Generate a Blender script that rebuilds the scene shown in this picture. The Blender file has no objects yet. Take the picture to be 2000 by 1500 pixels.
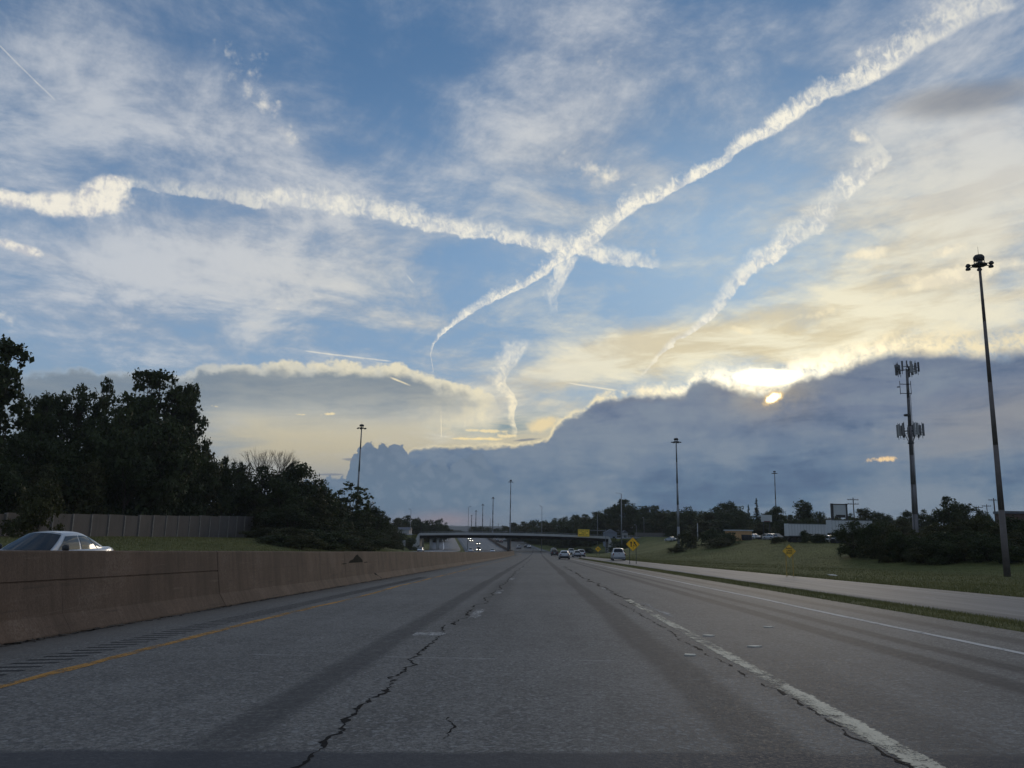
import bpy, bmesh, math, random
import numpy as np
from mathutils import Vector, Matrix

scene = bpy.context.scene
COL = scene.collection
R = math.radians

# ------------------------------------------------------------------ camera
cam_data = bpy.data.cameras.new('camera')
cam_data.sensor_width = 36.0
cam_data.lens = 27.72
cam_data.clip_start = 0.1
cam_data.clip_end = 60000.0
cam = bpy.data.objects.new('camera', cam_data)
COL.objects.link(cam)
CAM_POS = Vector((0.0, 0.0, 1.22))
CAM_ROT = (Matrix.Rotation(R(2.02), 3, 'Z') @ Matrix.Rotation(R(90 + 10.78), 3, 'X')
           @ Matrix.Rotation(0.018, 3, 'Z'))
cam.matrix_world = Matrix.Translation(CAM_POS) @ CAM_ROT.to_4x4()
scene.camera = cam
scene.view_settings.view_transform = 'Standard'
scene.view_settings.look = 'None'
scene.view_settings.exposure = 0.0
scene.view_settings.gamma = 1.0
scene.view_settings.use_curve_mapping = False
scene.render.engine = 'CYCLES'
scene.cycles.max_bounces = 4
scene.cycles.diffuse_bounces = 2
scene.cycles.glossy_bounces = 2
scene.cycles.transparent_max_bounces = 8


def lin(r, g, b):
    f = lambda c: (c / 255 / 12.92) if c / 255 <= 0.04045 else ((c / 255 + 0.055) / 1.055) ** 2.4
    return (f(r), f(g), f(b), 1.0)


# ------------------------------------------------------------------ node expressions
class NT:
    """a node tree with a small expression language"""

    def __init__(self, tree):
        self.t = tree
        self.n = tree.nodes
        self.l = tree.links

    def put(self, sock, v):
        if isinstance(v, E):
            self.l.new(v.s, sock)
        elif isinstance(v, (tuple, list)):
            sock.default_value = v if len(v) == len(sock.default_value) else tuple(v)[:len(sock.default_value)]
        else:
            sock.default_value = v

    def math(self, op, *a, clamp=False):
        n = self.n.new('ShaderNodeMath')
        n.operation = op
        n.use_clamp = clamp
        for i, v in enumerate(a):
            self.put(n.inputs[i], v)
        return E(self, n.outputs[0])

    def smooth(self, x, a, b, lo=0.0, hi=1.0, kind='SMOOTHSTEP'):
        n = self.n.new('ShaderNodeMapRange')
        n.interpolation_type = kind
        n.clamp = True
        for i, v in enumerate((x, a, b, lo, hi)):
            self.put(n.inputs[i], v)
        return E(self, n.outputs[0])

    def lin(self, x, a, b, lo=0.0, hi=1.0):
        return self.smooth(x, a, b, lo, hi, 'LINEAR')

    def curve(self, x, pts, auto=False):
        xs = [p[0] for p in pts]
        ys = [p[1] for p in pts]
        x0, x1, y0, y1 = min(xs), max(xs), min(ys), max(ys)
        if y1 - y0 < 1e-6:
            y1 = y0 + 1e-3
        u = self.lin(x, x0, x1)
        n = self.n.new('ShaderNodeFloatCurve')
        m = n.mapping
        m.use_clip = False
        c = m.curves[0]
        ps = sorted(((a - x0) / (x1 - x0), (b - y0) / (y1 - y0)) for a, b in pts)
        while len(c.points) < len(ps):
            c.points.new(0.5, 0.5)
        for p, q in zip(c.points, ps):
            p.location = q
            p.handle_type = 'AUTO_CLAMPED' if auto else 'VECTOR'
        m.update()
        n.inputs[0].default_value = 1.0
        self.put(n.inputs[1], u)
        return E(self, n.outputs[0]) * (y1 - y0) + y0

    def vec(self, x, y, z=0.0):
        n = self.n.new('ShaderNodeCombineXYZ')
        for i, v in enumerate((x, y, z)):
            self.put(n.inputs[i], v)
        return E(self, n.outputs[0])

    def xyz(self, v):
        n = self.n.new('ShaderNodeSeparateXYZ')
        self.put(n.inputs[0], v)
        return [E(self, o) for o in n.outputs]

    def noise(self, v, scale, detail=5.0, rough=0.55, dist=0.0, kind='FBM', dims='3D', lac=2.0):
        n = self.n.new('ShaderNodeTexNoise')
        n.noise_dimensions = dims
        n.noise_type = kind
        if kind == 'FBM':
            n.normalize = True
        self.put(n.inputs['Vector'], v)
        n.inputs['Scale'].default_value = scale
        n.inputs['Detail'].default_value = detail
        n.inputs['Roughness'].default_value = rough
        n.inputs['Lacunarity'].default_value = lac
        n.inputs['Distortion'].default_value = dist
        return E(self, n.outputs[0])

    def voronoi(self, v, scale, detail=0.0, feature='F1', rough=0.5, dims='3D', rnd=1.0):
        n = self.n.new('ShaderNodeTexVoronoi')
        n.voronoi_dimensions = dims
        n.feature = feature
        self.put(n.inputs['Vector'], v)
        n.inputs['Scale'].default_value = scale
        n.inputs['Detail'].default_value = detail
        n.inputs['Roughness'].default_value = rough
        n.inputs['Randomness'].default_value = rnd
        return E(self, n.outputs['Distance'])

    def mix(self, f, a, b, blend='MIX'):
        n = self.n.new('ShaderNodeMix')
        n.data_type = 'RGBA'
        n.blend_type = blend
        n.clamp_factor = True
        self.put(n.inputs[0], f)
        self.put(n.inputs[6], a)
        self.put(n.inputs[7], b)
        return E(self, n.outputs[2])

    def ramp(self, f, stops):
        n = self.n.new('ShaderNodeValToRGB')
        r = n.color_ramp
        stops = sorted(stops)
        r.elements[0].position, r.elements[0].color = stops[0]
        r.elements[1].position, r.elements[1].color = stops[-1]
        for p, c in stops[1:-1]:
            e = r.elements.new(p)
            e.color = c
        self.put(n.inputs[0], f)
        return E(self, n.outputs[0])

    def scale(self, col, k):
        n = self.n.new('ShaderNodeVectorMath')
        n.operation = 'SCALE'
        self.put(n.inputs[0], col)
        self.put(n.inputs['Scale'], k)
        return E(self, n.outputs[0])


class E:
    def __init__(self, nt, s):
        self.nt, self.s = nt, s

    def __add__(self, o): return self.nt.math('ADD', self, o)
    __radd__ = __add__
    def __mul__(self, o): return self.nt.math('MULTIPLY', self, o)
    __rmul__ = __mul__
    def __sub__(self, o): return self.nt.math('SUBTRACT', self, o)
    def __rsub__(self, o): return self.nt.math('SUBTRACT', o, self)
    def __truediv__(self, o): return self.nt.math('DIVIDE', self, o)
    def __neg__(self): return self.nt.math('MULTIPLY', self, -1.0)
    def abs(self): return self.nt.math('ABSOLUTE', self)
    def max(self, o): return self.nt.math('MAXIMUM', self, o)
    def min(self, o): return self.nt.math('MINIMUM', self, o)
    def pow(self, o): return self.nt.math('POWER', self, o)
    def clamp(self): return self.nt.math('ADD', self, 0.0, clamp=True)

# ------------------------------------------------------------------ sky (world) and sun
SUN_AZ, SUN_EL = 16.4, 10.4          # degrees; azimuth 0 is straight down the road, positive to the right
SKY_K = 0.1
BANK_EDGE = [(-17.61, 1.23), (-14.88, 1.82), (-11.39, 2.81), (-10.04, 5.02), (-9.21, 6.07), (-5.67, 6.32), (-1.57, 6.55), (0.74, 7.11), (1.25, 8.00), (2.07, 8.60), (3.27, 9.05), (4.20, 9.87), (5.14, 10.16), (6.81, 10.44), (9.27, 10.26), (10.65, 10.53), (11.10, 11.17), (11.93, 11.36), (13.34, 11.00), (14.28, 10.57), (15.65, 10.27), (16.88, 10.19), (17.75, 10.68), (18.31, 11.11), (19.51, 11.18), (21.01, 11.64), (22.48, 12.06), (23.93, 12.48), (25.32, 12.63), (26.66, 12.38), (27.98, 12.41), (29.24, 11.99), (30.50, 12.02), (31.72, 12.01), (34.33, 12.06), (38.92, 10.57), (44.84, 9.47)]
CUM_EDGE = [(-17.70, 2.63), (-16.36, 3.20), (-14.98, 3.42), (-13.73, 3.82), (-13.44, 4.98), (-12.98, 5.80), (-12.27, 6.08), (-11.76, 5.99), (-11.27, 6.30), (-10.60, 6.03), (-9.79, 5.91), (-9.39, 5.12), (-8.86, 4.84), (-8.36, 5.14), (-7.78, 5.16), (-7.39, 4.69), (-6.95, 4.89), (-6.43, 4.61), (-5.85, 5.17), (-5.12, 5.52), (-4.46, 5.76), (-3.94, 5.55), (-3.59, 4.96), (-2.82, 3.91), (-1.51, 3.02), (0.34, 2.14)]
LEFT_EDGE = [(-40.50, 8.87), (-37.08, 9.13), (-34.72, 9.37), (-33.12, 9.83), (-30.57, 10.33), (-28.47, 10.46), (-26.59, 10.35), (-24.68, 10.54), (-23.76, 11.18), (-20.42, 11.62), (-16.66, 12.06), (-13.32, 12.13), (-11.11, 12.14), (-8.70, 11.70), (-6.57, 11.04), (-3.98, 10.48), (-2.74, 8.91), (-1.97, 7.81)]
LEFT_BASE = [(-40.17, 6.40), (-29.67, 7.44), (-20.16, 8.24), (-13.86, 8.63), (-10.95, 8.80), (-6.51, 9.33), (-4.65, 10.05), (-3.98, 10.48), (-2.03, 11.15)]
TRAIL_A = [(32.67, 32.36), (30.24, 32.15), (27.31, 31.29), (23.90, 29.93), (22.17, 29.64), (19.67, 28.95), (17.82, 28.00), (14.84, 26.82), (13.69, 26.04), (10.63, 24.83), (8.70, 23.98), (7.16, 23.64), (5.21, 22.48), (3.26, 21.02), (1.32, 19.95), (0.16, 18.94), (-1.76, 17.82), (-3.68, 16.93), (-5.58, 15.81), (-6.88, 14.73), (-7.62, 14.04), (-8.08, 13.13), (-8.05, 12.47), (-7.86, 11.55)]
TRAIL_B = [(7.45, 11.35), (8.12, 12.08), (9.25, 13.33), (11.11, 14.54), (12.60, 15.73), (13.72, 16.92), (14.85, 18.26), (16.67, 19.33), (18.84, 20.67), (20.62, 21.81), (21.35, 22.71), (23.46, 24.20), (24.57, 24.97), (24.55, 25.61), (23.94, 26.29)]
TRAIL_C = [(-30.18, 21.96), (-28.12, 22.24), (-25.48, 22.38), (-23.07, 22.44), (-20.60, 22.59), (-17.72, 23.06), (-15.48, 22.96), (-13.19, 22.87), (-10.08, 22.37), (-7.34, 21.99), (-4.59, 21.74), (-2.22, 21.37), (0.14, 21.04), (2.87, 20.74), (4.81, 20.06), (7.11, 19.63), (8.81, 19.35)]
TRAIL_D = [(2.17, 20.02), (1.64, 19.12), (1.25, 18.21), (0.80, 17.48), (0.96, 16.74), (1.08, 16.15)]
TRAIL_E = [(-1.69, 13.83), (-2.06, 13.01), (-2.43, 12.19), (-2.98, 11.32), (-2.58, 10.40), (-2.08, 9.85), (-1.91, 9.11), (-2.05, 8.36), (-1.85, 7.62), (-1.80, 7.07)]
THIN_L = [(-38.02, 28.09), (-34.71, 26.06)]
THIN_1 = [(-16.97, 12.47), (-11.11, 12.14)]
THIN_2 = [(-10.83, 10.94), (-9.66, 10.51)]
THIN_3 = [(-7.21, 9.16), (-7.10, 6.95)]
THIN_4 = [(-5.41, 9.14), (-5.41, 7.55)]
THIN_5 = [(2.14, 10.90), (5.51, 10.38)]
THIN_6 = [(-10.08, 18.31), (-9.68, 17.90)]


world = bpy.data.worlds.new('World')
scene.world = world
world.use_nodes = True
wt = world.node_tree
wt.nodes.clear()
S = NT(wt)


def build_sky():
    tc = S.n.new('ShaderNodeTexCoord')
    dx, dy, dz = S.xyz(E(S, tc.outputs['Generated']))
    az = S.math('ARCTAN2', dx, dy) * (180 / math.pi)
    el = S.math('ARCSINE', dz) * (180 / math.pi)
    A = S.vec(az, el)                                     # angular coordinates, degrees
    up = dz.max(0.0) + 0.16
    qx, qy = dx / up, dy / up                             # coordinates on a flat cloud deck
    Q = S.vec(qx, qy)

    sky = S.n.new('ShaderNodeTexSky')
    sky.sky_type = 'NISHITA'
    sky.sun_disc = False
    sky.sun_elevation = R(SUN_EL)
    sky.sun_rotation = R(SUN_AZ)
    sky.altitude = 200
    sky.air_density = 1.0
    sky.dust_density = 0.6
    sky.ozone_density = 1.6
    base = S.scale(E(S, sky.outputs[0]), SKY_K)
    base = S.mix(1.0, base, SKY_TINT, 'MULTIPLY')
    base = S.mix(S.smooth(el, 36, 10) * 0.80, base, lin(122, 154, 190))
    base = S.mix(S.smooth(el, 22, 7) * 0.55, base, lin(144, 168, 192))
    base = S.mix(S.smooth(el, 20, 40) * 0.5, base, lin(80, 118, 160))

    # shared noises
    n_deck = S.noise(Q, 1.45, 9, 0.62, 0.35)
    ca, sa = math.cos(R(28)), math.sin(R(28))
    n_streak = S.noise(S.vec((qx * ca + qy * sa) * 1.1, (qy * ca - qx * sa) * 3.6, 3.1), 1.25, 8, 0.60, 0.9)
    n_lump = S.noise(A, 0.62, 7, 0.62)
    n_lump2 = S.noise(S.vec(az + 31.7, el * 1.25 - 13.0, 5.0), 0.62, 7, 0.62)
    n_big = S.noise(S.vec(az, el * 2.2, 9.0), 0.085, 4, 0.5)
    n_flat = S.noise(S.vec(az * 0.30 + el * 0.22, el * 1.5 - az * 0.1, 2.0), 0.42, 8, 0.62, 0.4)   # layered stratus
    vor = S.voronoi(S.vec(az + (n_lump - 0.5) * 0.5, el * 1.15 + (n_lump2 - 0.5) * 0.5), 0.62, 3.0, rough=0.55)
    bill = 1.0 - vor * 1.1

    n_fine = S.noise(S.vec((az + el * 0.3) * 1.25, (el - az * 0.3) * 0.85, 7.7), 1.4, 6, 0.62, 0.8)
    ddx = (az - SUN_AZ) * 0.54
    ddy = el - SUN_EL - 0.8
    ang2 = ddx * ddx + ddy * ddy
    glow = S.math('EXPONENT', ang2 * (-1 / (2 * 8.5 ** 2)))
    glow_t = S.math('EXPONENT', ang2 * (-1 / (2 * 2.9 ** 2)))
    warm_az = S.math('EXPONENT', (ang2 + ddy * ddy * 1.2) * (-1 / (2 * 11.0 ** 2)))

    bg_ = bpy.data.node_groups.new('soft_blob', 'ShaderNodeTree')
    for nm in ('az', 'el', 'a', 'e', 'cu', 'su', 'cv', 'sv', 'w'):
        bg_.interface.new_socket(nm, in_out='INPUT', socket_type='NodeSocketFloat')
    bg_.interface.new_socket('v', in_out='OUTPUT', socket_type='NodeSocketFloat')
    G = NT(bg_)
    gi = G.n.new('NodeGroupInput')
    go = G.n.new('NodeGroupOutput')
    g = [E(G, o) for o in gi.outputs]
    px_, py_ = g[0] - g[2], g[1] - g[3]
    u_ = px_ * g[4] + py_ * g[5]
    v_ = py_ * g[6] - px_ * g[7]
    G.l.new((G.math('EXPONENT', (u_ * u_ + v_ * v_) * -1.0) * g[8]).s, go.inputs[0])

    def blob(a, e, ra, re, rot=0.0, w=1.0):
        c, s = math.cos(R(rot)), math.sin(R(rot))
        n = S.n.new('ShaderNodeGroup')
        n.node_tree = bg_
        for i, v in enumerate((az, el, a, e, c / ra, s / ra, c / re, s / re, w)):
            S.put(n.inputs[i], v)
        return E(S, n.outputs[0])

    def total(items):
        t = None
        for w, b in items:
            b = b * w
            t = b if t is None else t + b
        return t

    col = base
    # ---- low hazy cream and grey air under the cloud decks
    low = S.smooth(el, 12.5, 5.0)
    lowc = S.ramp(S.lin(el, -2, 12), [(0.0, lin(104, 126, 150)), (0.17, lin(108, 128, 150)), (0.34, lin(138, 146, 156)),
                                     (0.52, lin(190, 180, 154)), (0.70, lin(220, 204, 162)), (1.0, lin(176, 192, 200))])
    lowblue = S.ramp(S.lin(el, -2, 12), [(0.0, lin(100, 124, 150)), (0.4, lin(124, 142, 160)), (0.65, lin(140, 152, 162)), (1.0, lin(130, 158, 184))])
    cfac = S.smooth(az + (n_flat - 0.5) * 22, -31, -16)
    col = S.mix(low * 0.92, col, S.mix(cfac, lowblue, lowc))
    gap = S.smooth(n_flat, 0.50, 0.64) * blob(-3.5, 8.0, 4.2, 1.5)
    col = S.mix(gap * 0.9, col, lin(108, 142, 160))

    # ---- high thin cirrus: wide veils
    bias = total([(0.80, blob(-31, 25, 17, 10, -12)), (0.34, blob(-25, 32, 16, 5, -25)), (0.48, blob(-18, 24.2, 14, 4.4, -20)),
                  (0.92, blob(3.0, 33.5, 11.5, 6.0, -12)), (0.72, blob(2.0, 26, 10.0, 4.6, -20)),
                  (0.92, blob(32, 29, 13, 11, 10)), (0.55, blob(-25, 17.5, 15, 3.8, 4)), (0.55, blob(28, 20, 10, 7, 20)),
                  (0.70, blob(25.0, 15.0, 13, 3.2, 4)), (0.80, blob(9, 12.9, 13, 2.3, 8)), (1.25, blob(4.0, 12.2, 9.5, 1.2, 15)), (0.7, blob(12, 13.2, 9, 1.3, -4)), (0.5, blob(-3.0, 9.6, 2.5, 1.3, 0)), (0.34, blob(-33, 13.5, 12, 3, 0)),
                  (0.25, blob(16, 22, 4, 2.0, 20)), (-0.46, blob(-9.0, 31.0, 7.5, 5, 40)), (-0.30, blob(13, 20.5, 5.5, 4.6, 46)),
                  (-0.22, blob(-2, 18.2, 5.5, 2.6, 0)), (-0.16, blob(-20, 14.4, 9, 1.2, -4)), (-0.36, blob(-18.5, 28.3, 5, 1.5, -28)),
                  (-0.25, blob(9.5, 29.0, 3, 3.8, 40)), (0.34, blob(-9, 14.8, 9, 1.5, -6))]) + 0.10
    behind = S.smooth(dy, 0.45, -0.1) * 0.75 + S.smooth(el, 42, 60) * 0.6  # unseen veil behind and overhead, thickened so the ground light is less blue
    n_deck2 = S.noise(S.vec(qx * 1.0 + qy * 0.35, qy * 0.8 - qx * 0.2, 11.0), 3.6, 7, 0.66, 0.3)
    fib = n_deck * 0.46 + n_streak * 0.22 + n_deck2 * 0.26 + n_flat * 0.06
    veil = S.smooth(bias + behind + (fib - 0.5) * 5.2 + (n_deck2 - 0.5) * 1.2, -0.10, 1.5)
    vc = S.mix(S.smooth(fib * 0.55 + n_deck2 * 0.45 + (bias - 0.4) * 0.06, 0.42, 0.62), lin(138, 152, 174), lin(200, 204, 210))
    vc = S.mix(warm_az * 0.75, vc, S.mix(S.smooth(fib, 0.40, 0.62), lin(182, 182, 178), lin(242, 230, 198)))
    vc = S.mix(glow * 0.85, vc, S.mix(S.smooth(n_flat, 0.38, 0.58), lin(228, 212, 170), lin(255, 246, 212)))
    col = S.mix(veil * S.smooth(ang2, 900, 200, 0.84, 0.95), col, vc)
    # grey smudge at the upper right
    smud = S.smooth(blob(30.0, 27.2, 6.5, 1.5, -6) + (n_deck - 0.5) * 0.9, 0.30, 0.95)
    col = S.mix(smud * 0.75, col, lin(136, 138, 144))

    # ---- bright wisps and small cumulus in the upper half
    wis = total([(0.62, blob(-23.5, 31.2, 5.8, 3.0, -38)), (0.55, blob(-19.0, 27.0, 4.5, 1.3, -38)), (0.5, blob(1.5, 34.0, 9, 3.5, -20)), (0.42, blob(3.0, 26.5, 7, 2.4, -20)),
                 (1.3, blob(-31.6, 20.7, 2.9, 1.25, 22)), (0.7, blob(-30.6, 21.9, 1.3, 0.8, 0)), (1.2, blob(-36.0, 19.7, 4.8, 0.75, 4)),
                 (1.15, blob(-35.6, 16.9, 3.4, 0.50, -6)), (0.75, blob(-19.5, 15.2, 2.3, 0.42, -3)),
                 (1.15, blob(22.8, 18.8, 2.0, 0.6, 0)), (1.3, blob(29.0, 16.8, 4.6, 0.9, 4)), (1.0, blob(27.5, 18.3, 2.6, 0.6, 6)), (0.8, blob(20, 15.2, 6, 0.6, 8)),
                 (0.75, blob(-36.0, 12.6, 2.6, 0.8, -12)), (0.8, blob(14.6, 14.4, 1.3, 0.35, -22)), (1.0, blob(23.3, 26.2, 1.9, 0.65, -28)),
                 (0.75, blob(-18.5, 22.7, 6.0, 1.1, -5)), (0.55, blob(-7.0, 26.4, 3.2, 0.7, -24)),
                 (0.5, blob(28, 22, 7, 0.9, 38)), (0.6, blob(8.0, 19.9, 2.6, 0.9, 18)), (0.5, blob(4.5, 25.5, 4, 1.4, -10))])
    wa = S.smooth(wis + (n_lump - 0.5) * 1.5 + (bill - 0.5) * 0.35, 0.42, 1.0)
    n_b = S.noise(S.vec(az, el * 1.1, 17.0), 0.85, 3, 0.5)
    bil2 = (n_b * 2.0 - 1.0).abs() * 2.8
    wc = S.mix(S.smooth(n_lump2 * 0.40 + n_b * 0.30 + n_fine * 0.30, 0.42, 0.56), lin(192, 194, 200), lin(250, 243, 226))
    wc = S.mix(glow, wc, lin(255, 240, 200))
    col = S.mix(wa * S.smooth(wis, 0.45, 1.0, 0.5, 0.88), col, wc)

    # ---- condensation trails, twisted by the wind
    def trail(pts, w0, w1, soft, lump, alpha=1.0, fibre=0.0, side=1.0):
        w_seed = pts[0][0] * 0.37
        pts = [Vector(p) for p in pts]
        ax = (pts[-1] - pts[0]).normalized()
        o = pts[0]
        s_ = ((az - o.x) * ax.x + (el - o.y) * ax.y)
        t_ = ((el - o.y) * ax.x - (az - o.x) * ax.y)
        st = [((p - o).dot(ax), (p.y - o.y) * ax.x - (p.x - o.x) * ax.y) for p in pts]
        L = st[-1][0]
        tc_ = S.curve(s_, st, auto=len(st) > 3)
        u = S.lin(s_, 0, L)
        w = S.curve(u, list(w0), auto=True) if isinstance(w0, tuple) else w0 + (w1 - w0) * u
        if lump < 0.3:
            d = (t_ - tc_) + (n_lump - 0.5) * lump
            a = S.smooth(d.abs() / w, 1.0, 1.0 - soft)
        else:                                       # one crisp edge, the other side combed out by the wind
            d = (t_ - tc_) + (n_lump - 0.5) * lump * 0.9 + (n_fine - 0.5) * 0.30
            q = d / w * side
            a = S.smooth(q, 0.95, 0.62) * S.smooth(q + (n_lump2 - 0.5) * 2.4 + (n_lump - 0.5) * 1.4 + (n_fine - 0.5) * 0.9, -1.4, 0.2)
            a = a * S.smooth(n_lump * 0.5 + n_fine * 0.5, 0.30, 0.58, 1.0 - fibre * 2.4, 1.0)
        ends = S.smooth(s_, -0.35, 0.25) * S.smooth(s_, L + 0.35, L - 0.25)
        ends = ends * S.smooth(S.noise(S.vec(s_ * 0.45, t_ * 0.25, w_seed), 0.8, 4, 0.6), 0.30, 0.55, 0.55, 1.0)
        return a * ends * (S.curve(u, alpha, auto=True) if isinstance(alpha, tuple) else alpha), d / w

    tcol = S.mix(S.smooth(n_lump * 0.3 + n_lump2 * 0.3 + n_fine * 0.4, 0.38, 0.58), lin(200, 204, 208), lin(252, 246, 228))
    tcol = S.mix(S.smooth(el, 15, 8) * 0.8, tcol, lin(255, 240, 202))
    for pts, w0, lump, al, fib_, sd in (
            (TRAIL_C, ((0, .45), (.2, .6), (.35, 1.0), (.48, .9), (.6, .7), (.75, .68), (.88, .75), (1, .4)), 1.2, ((0, .3), (.2, .55), (.4, .7), (.85, .85), (1, .4)), 0.30, -1),
            (TRAIL_A, ((0, 1.35), (.12, 1.05), (.25, .82), (.36, .66), (.5, .42), (.6, .72), (.7, .6), (.8, .36), (.9, .30), (.96, .22), (1, .1)), 0.9,
             ((0, .55), (.12, .72), (.25, .95), (.9, .97), (1, .7)), 0.22, 1),
            (TRAIL_B, ((0, .10), (.2, .28), (.4, .60), (.6, .84), (.78, 1.0), (.92, .9), (1, .7)), 1.0, ((0, .6), (.2, .85), (.6, .92), (.9, .85), (1, .3)), 0.28, -1),
            (TRAIL_D, ((0, .9), (.5, .8), (1, .3)), 0.9, ((0, .85), (.5, .65), (1, .3)), 0.34, 1),
            (TRAIL_E, ((0, 1.2), (.3, .8), (.5, .5), (.7, .35), (1, .2)), 0.7, ((0, .5), (.3, .7), (.6, .9), (1, .8)), 0.3, 1)):
        a, d = trail(pts, w0, 0, 0, lump, al, fibre=fib_, side=sd)
        col = S.mix(a, col, tcol)
    for pts, w, al in ((THIN_L, 0.07, 0.4), (THIN_1, 0.09, 0.55), (THIN_3, 0.055, 0.9), (THIN_4, 0.05, 0.6),
                       (THIN_5, 0.09, 0.7), (THIN_6, 0.06, 0.6)):
        a, d = trail(pts, w, w, 0.9, 0.08, al)
        col = S.mix(a, col, tcol)

    # ---- grey lens of cloud at the left with a lit rim
    le = S.curve(az, LEFT_EDGE, auto=True) + (n_lump - 0.5) * 1.5 + (bill - 0.5) * 0.35
    lb = S.curve(az, LEFT_BASE, auto=True) + (n_flat - 0.5) * 1.6
    inside = S.smooth(az, -2.0, -4.0)
    below = le - el
    rim = S.smooth(below, -0.10, 0.25) * inside
    body = S.smooth(below + (n_lump2 - 0.5) * 0.8, S.smooth(az, -30, -18, 0.10, 0.35), S.smooth(az, -30, -16, 0.6, 1.15)) * S.smooth(el, lb - 1.8, lb + 1.2) * inside
    rimc = S.mix(S.smooth(az, -34, -12), lin(176, 182, 186), lin(236, 226, 196))
    rimc = S.mix(S.smooth(n_lump, 0.3, 0.62), S.mix(0.5, rimc, lin(172, 180, 184)), rimc)
    col = S.mix(rim * S.smooth(below, 5.0, 1.5) * S.curve(az, [(-44, .15), (-33, .28), (-27, .5), (-20, .9), (-4, .9), (-2, 0)]), col, rimc)
    bodyc = S.mix(S.smooth(n_flat, 0.35, 0.65), lin(116, 132, 148), lin(138, 148, 156))
    col = S.mix(body * 0.9, col, bodyc)
    a, d = trail(THIN_2, 0.11, 0.08, 0.8, 0.08, 0.9)
    col = S.mix(a, col, lin(240, 226, 190))

    # ---- the dark storm bank
    wob = (n_lump - 0.5) * 1.15 + (bill - 0.45) * S.smooth(az, 2, 16, 0.35, 0.12)
    be = S.curve(az, BANK_EDGE) + wob * S.smooth(az, -12, 4, 0.55, 1.0)
    depth = be - el
    rimw = S.curve(az, [(-18, 0.1), (-10, 0.14), (0, 0.30), (6, 0.55), (12, 1.0), (16.4, 1.9), (20, 1.7), (26, 1.5), (34, 1.7), (45, 1.4)], auto=True)
    rimglow = S.smooth(depth / rimw, -1.15 , -0.05) * S.smooth(depth / rimw, 0.9, -0.1)
    rimamt = S.curve(az, [(-18, 0), (-10, .2), (-6, .75), (0, .8), (6, .9), (20, 1), (28, .92), (40, .7), (50, .4)])
    rimcol = S.mix(glow_t, S.mix(glow, lin(226, 214, 182), lin(255, 236, 190)), (1.7, 1.55, 1.15, 1))
    col = S.mix(rimglow * rimamt * S.smooth(n_lump2 * 0.6 + n_fine * 0.4, 0.34, 0.58), col, rimcol)
    bank = S.smooth(depth + (n_lump2 - 0.5) * S.smooth(az, 4, 20, 0.2, 0.9), -0.05, S.curve(az, [(-8, .22), (6, .45), (14, .8), (18, .55), (28, 1.0)]))
    bgrad = S.ramp(S.lin(el, -2, 13), [(0.0, lin(92, 114, 136)), (0.15, lin(86, 112, 138)), (0.30, lin(90, 116, 142)), (0.52, lin(104, 124, 148)),
                                      (0.72, lin(113, 126, 148)), (1.0, lin(108, 121, 142))])
    bgrad = S.mix(S.smooth(n_flat * 0.4 + n_big * 0.35 + n_lump * 0.25, 0.43, 0.62) * 0.72, bgrad, lin(134, 146, 159))
    bgrad = S.mix(S.smooth(n_flat * 0.45 + n_big * 0.3 + n_lump2 * 0.25, 0.50, 0.36) * 0.8, bgrad, lin(80, 101, 130))
    bgrad = S.mix(S.smooth(depth, 0.9, 0.1) * 0.6 * S.smooth(az, 0, 10), bgrad, lin(150, 150, 150))
    col = S.mix(bank, col, bgrad)
    halo = S.math('EXPONENT', ((az - 16.4) * (az - 16.4) * 0.35 + (el - 10.0) * (el - 10.0)) * (-1 / (2 * 1.15 ** 2)))
    col = S.mix(halo * 0.42 * S.smooth(n_lump, 0.2, 0.6), col, lin(216, 196, 156))
    # pale grey right-hand sheet
    sheet = S.smooth(blob(31, 7.6, 9, 2.6, 8) + (n_flat - 0.5) * 1.2, 0.25, 1.1)
    col = S.mix(sheet * 0.7, col, lin(150, 150, 152))

    # ---- cumulus towers in front, silhouetted against the cream air
    ce = S.curve(az, CUM_EDGE) + (bil2 - 0.35) * 0.6 + (n_lump - 0.5) * 0.5
    cd = ce - el
    cum = S.smooth(cd, -0.02, 0.16) * S.smooth(az, -17.5, -16.6) * S.smooth(az, -1.0, -4.2)
    cc = S.ramp(S.lin(el, 0, 7), [(0.0, lin(90, 114, 138)), (0.35, lin(100, 122, 144)), (0.7, lin(102, 121, 142)), (1.0, lin(100, 116, 136))])
    cc = S.mix(S.smooth(bil2 + (n_lump - 0.5) * 0.9, 0.15, 0.95) * 0.4, cc, lin(124, 139, 157))
    col = S.mix(cum, col, cc)
    # sunlit shelf above them
    shelf = S.smooth(blob(-4.7, 6.75, 5.6, 0.20, 0.5) + (n_lump - 0.5) * 1.1 + (bill - 0.5) * 0.5, 0.36, 0.75)
    col = S.mix(shelf * S.smooth(el, 6.15, 6.55), col, lin(248, 226, 172))
    horn = S.smooth(blob(0.3, 7.9, 1.6, 0.75, 14) + (n_lump - 0.5) * 1.2, 0.40, 0.95) * S.smooth(depth, 0.5, -0.1)
    col = S.mix(horn * 0.85, col, lin(242, 220, 172))
    bits = S.smooth(total([(0.9, blob(-15.1, 8.15, 0.7, 0.17, 8)), (0.7, blob(-17.0, 8.0, 0.6, 0.1, 0)), (0.7, blob(-22.8, 8.2, 0.8, 0.12, -8)),
                           (0.9, blob(-4.0, 7.35, 2.6, 0.18, 0)), (0.9, blob(-2.2, 7.0, 1.2, 0.2, 0))]) + (n_lump - 0.5) * 1.6 + (n_fine - 0.5) * 1.2, 0.46, 0.9)
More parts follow.
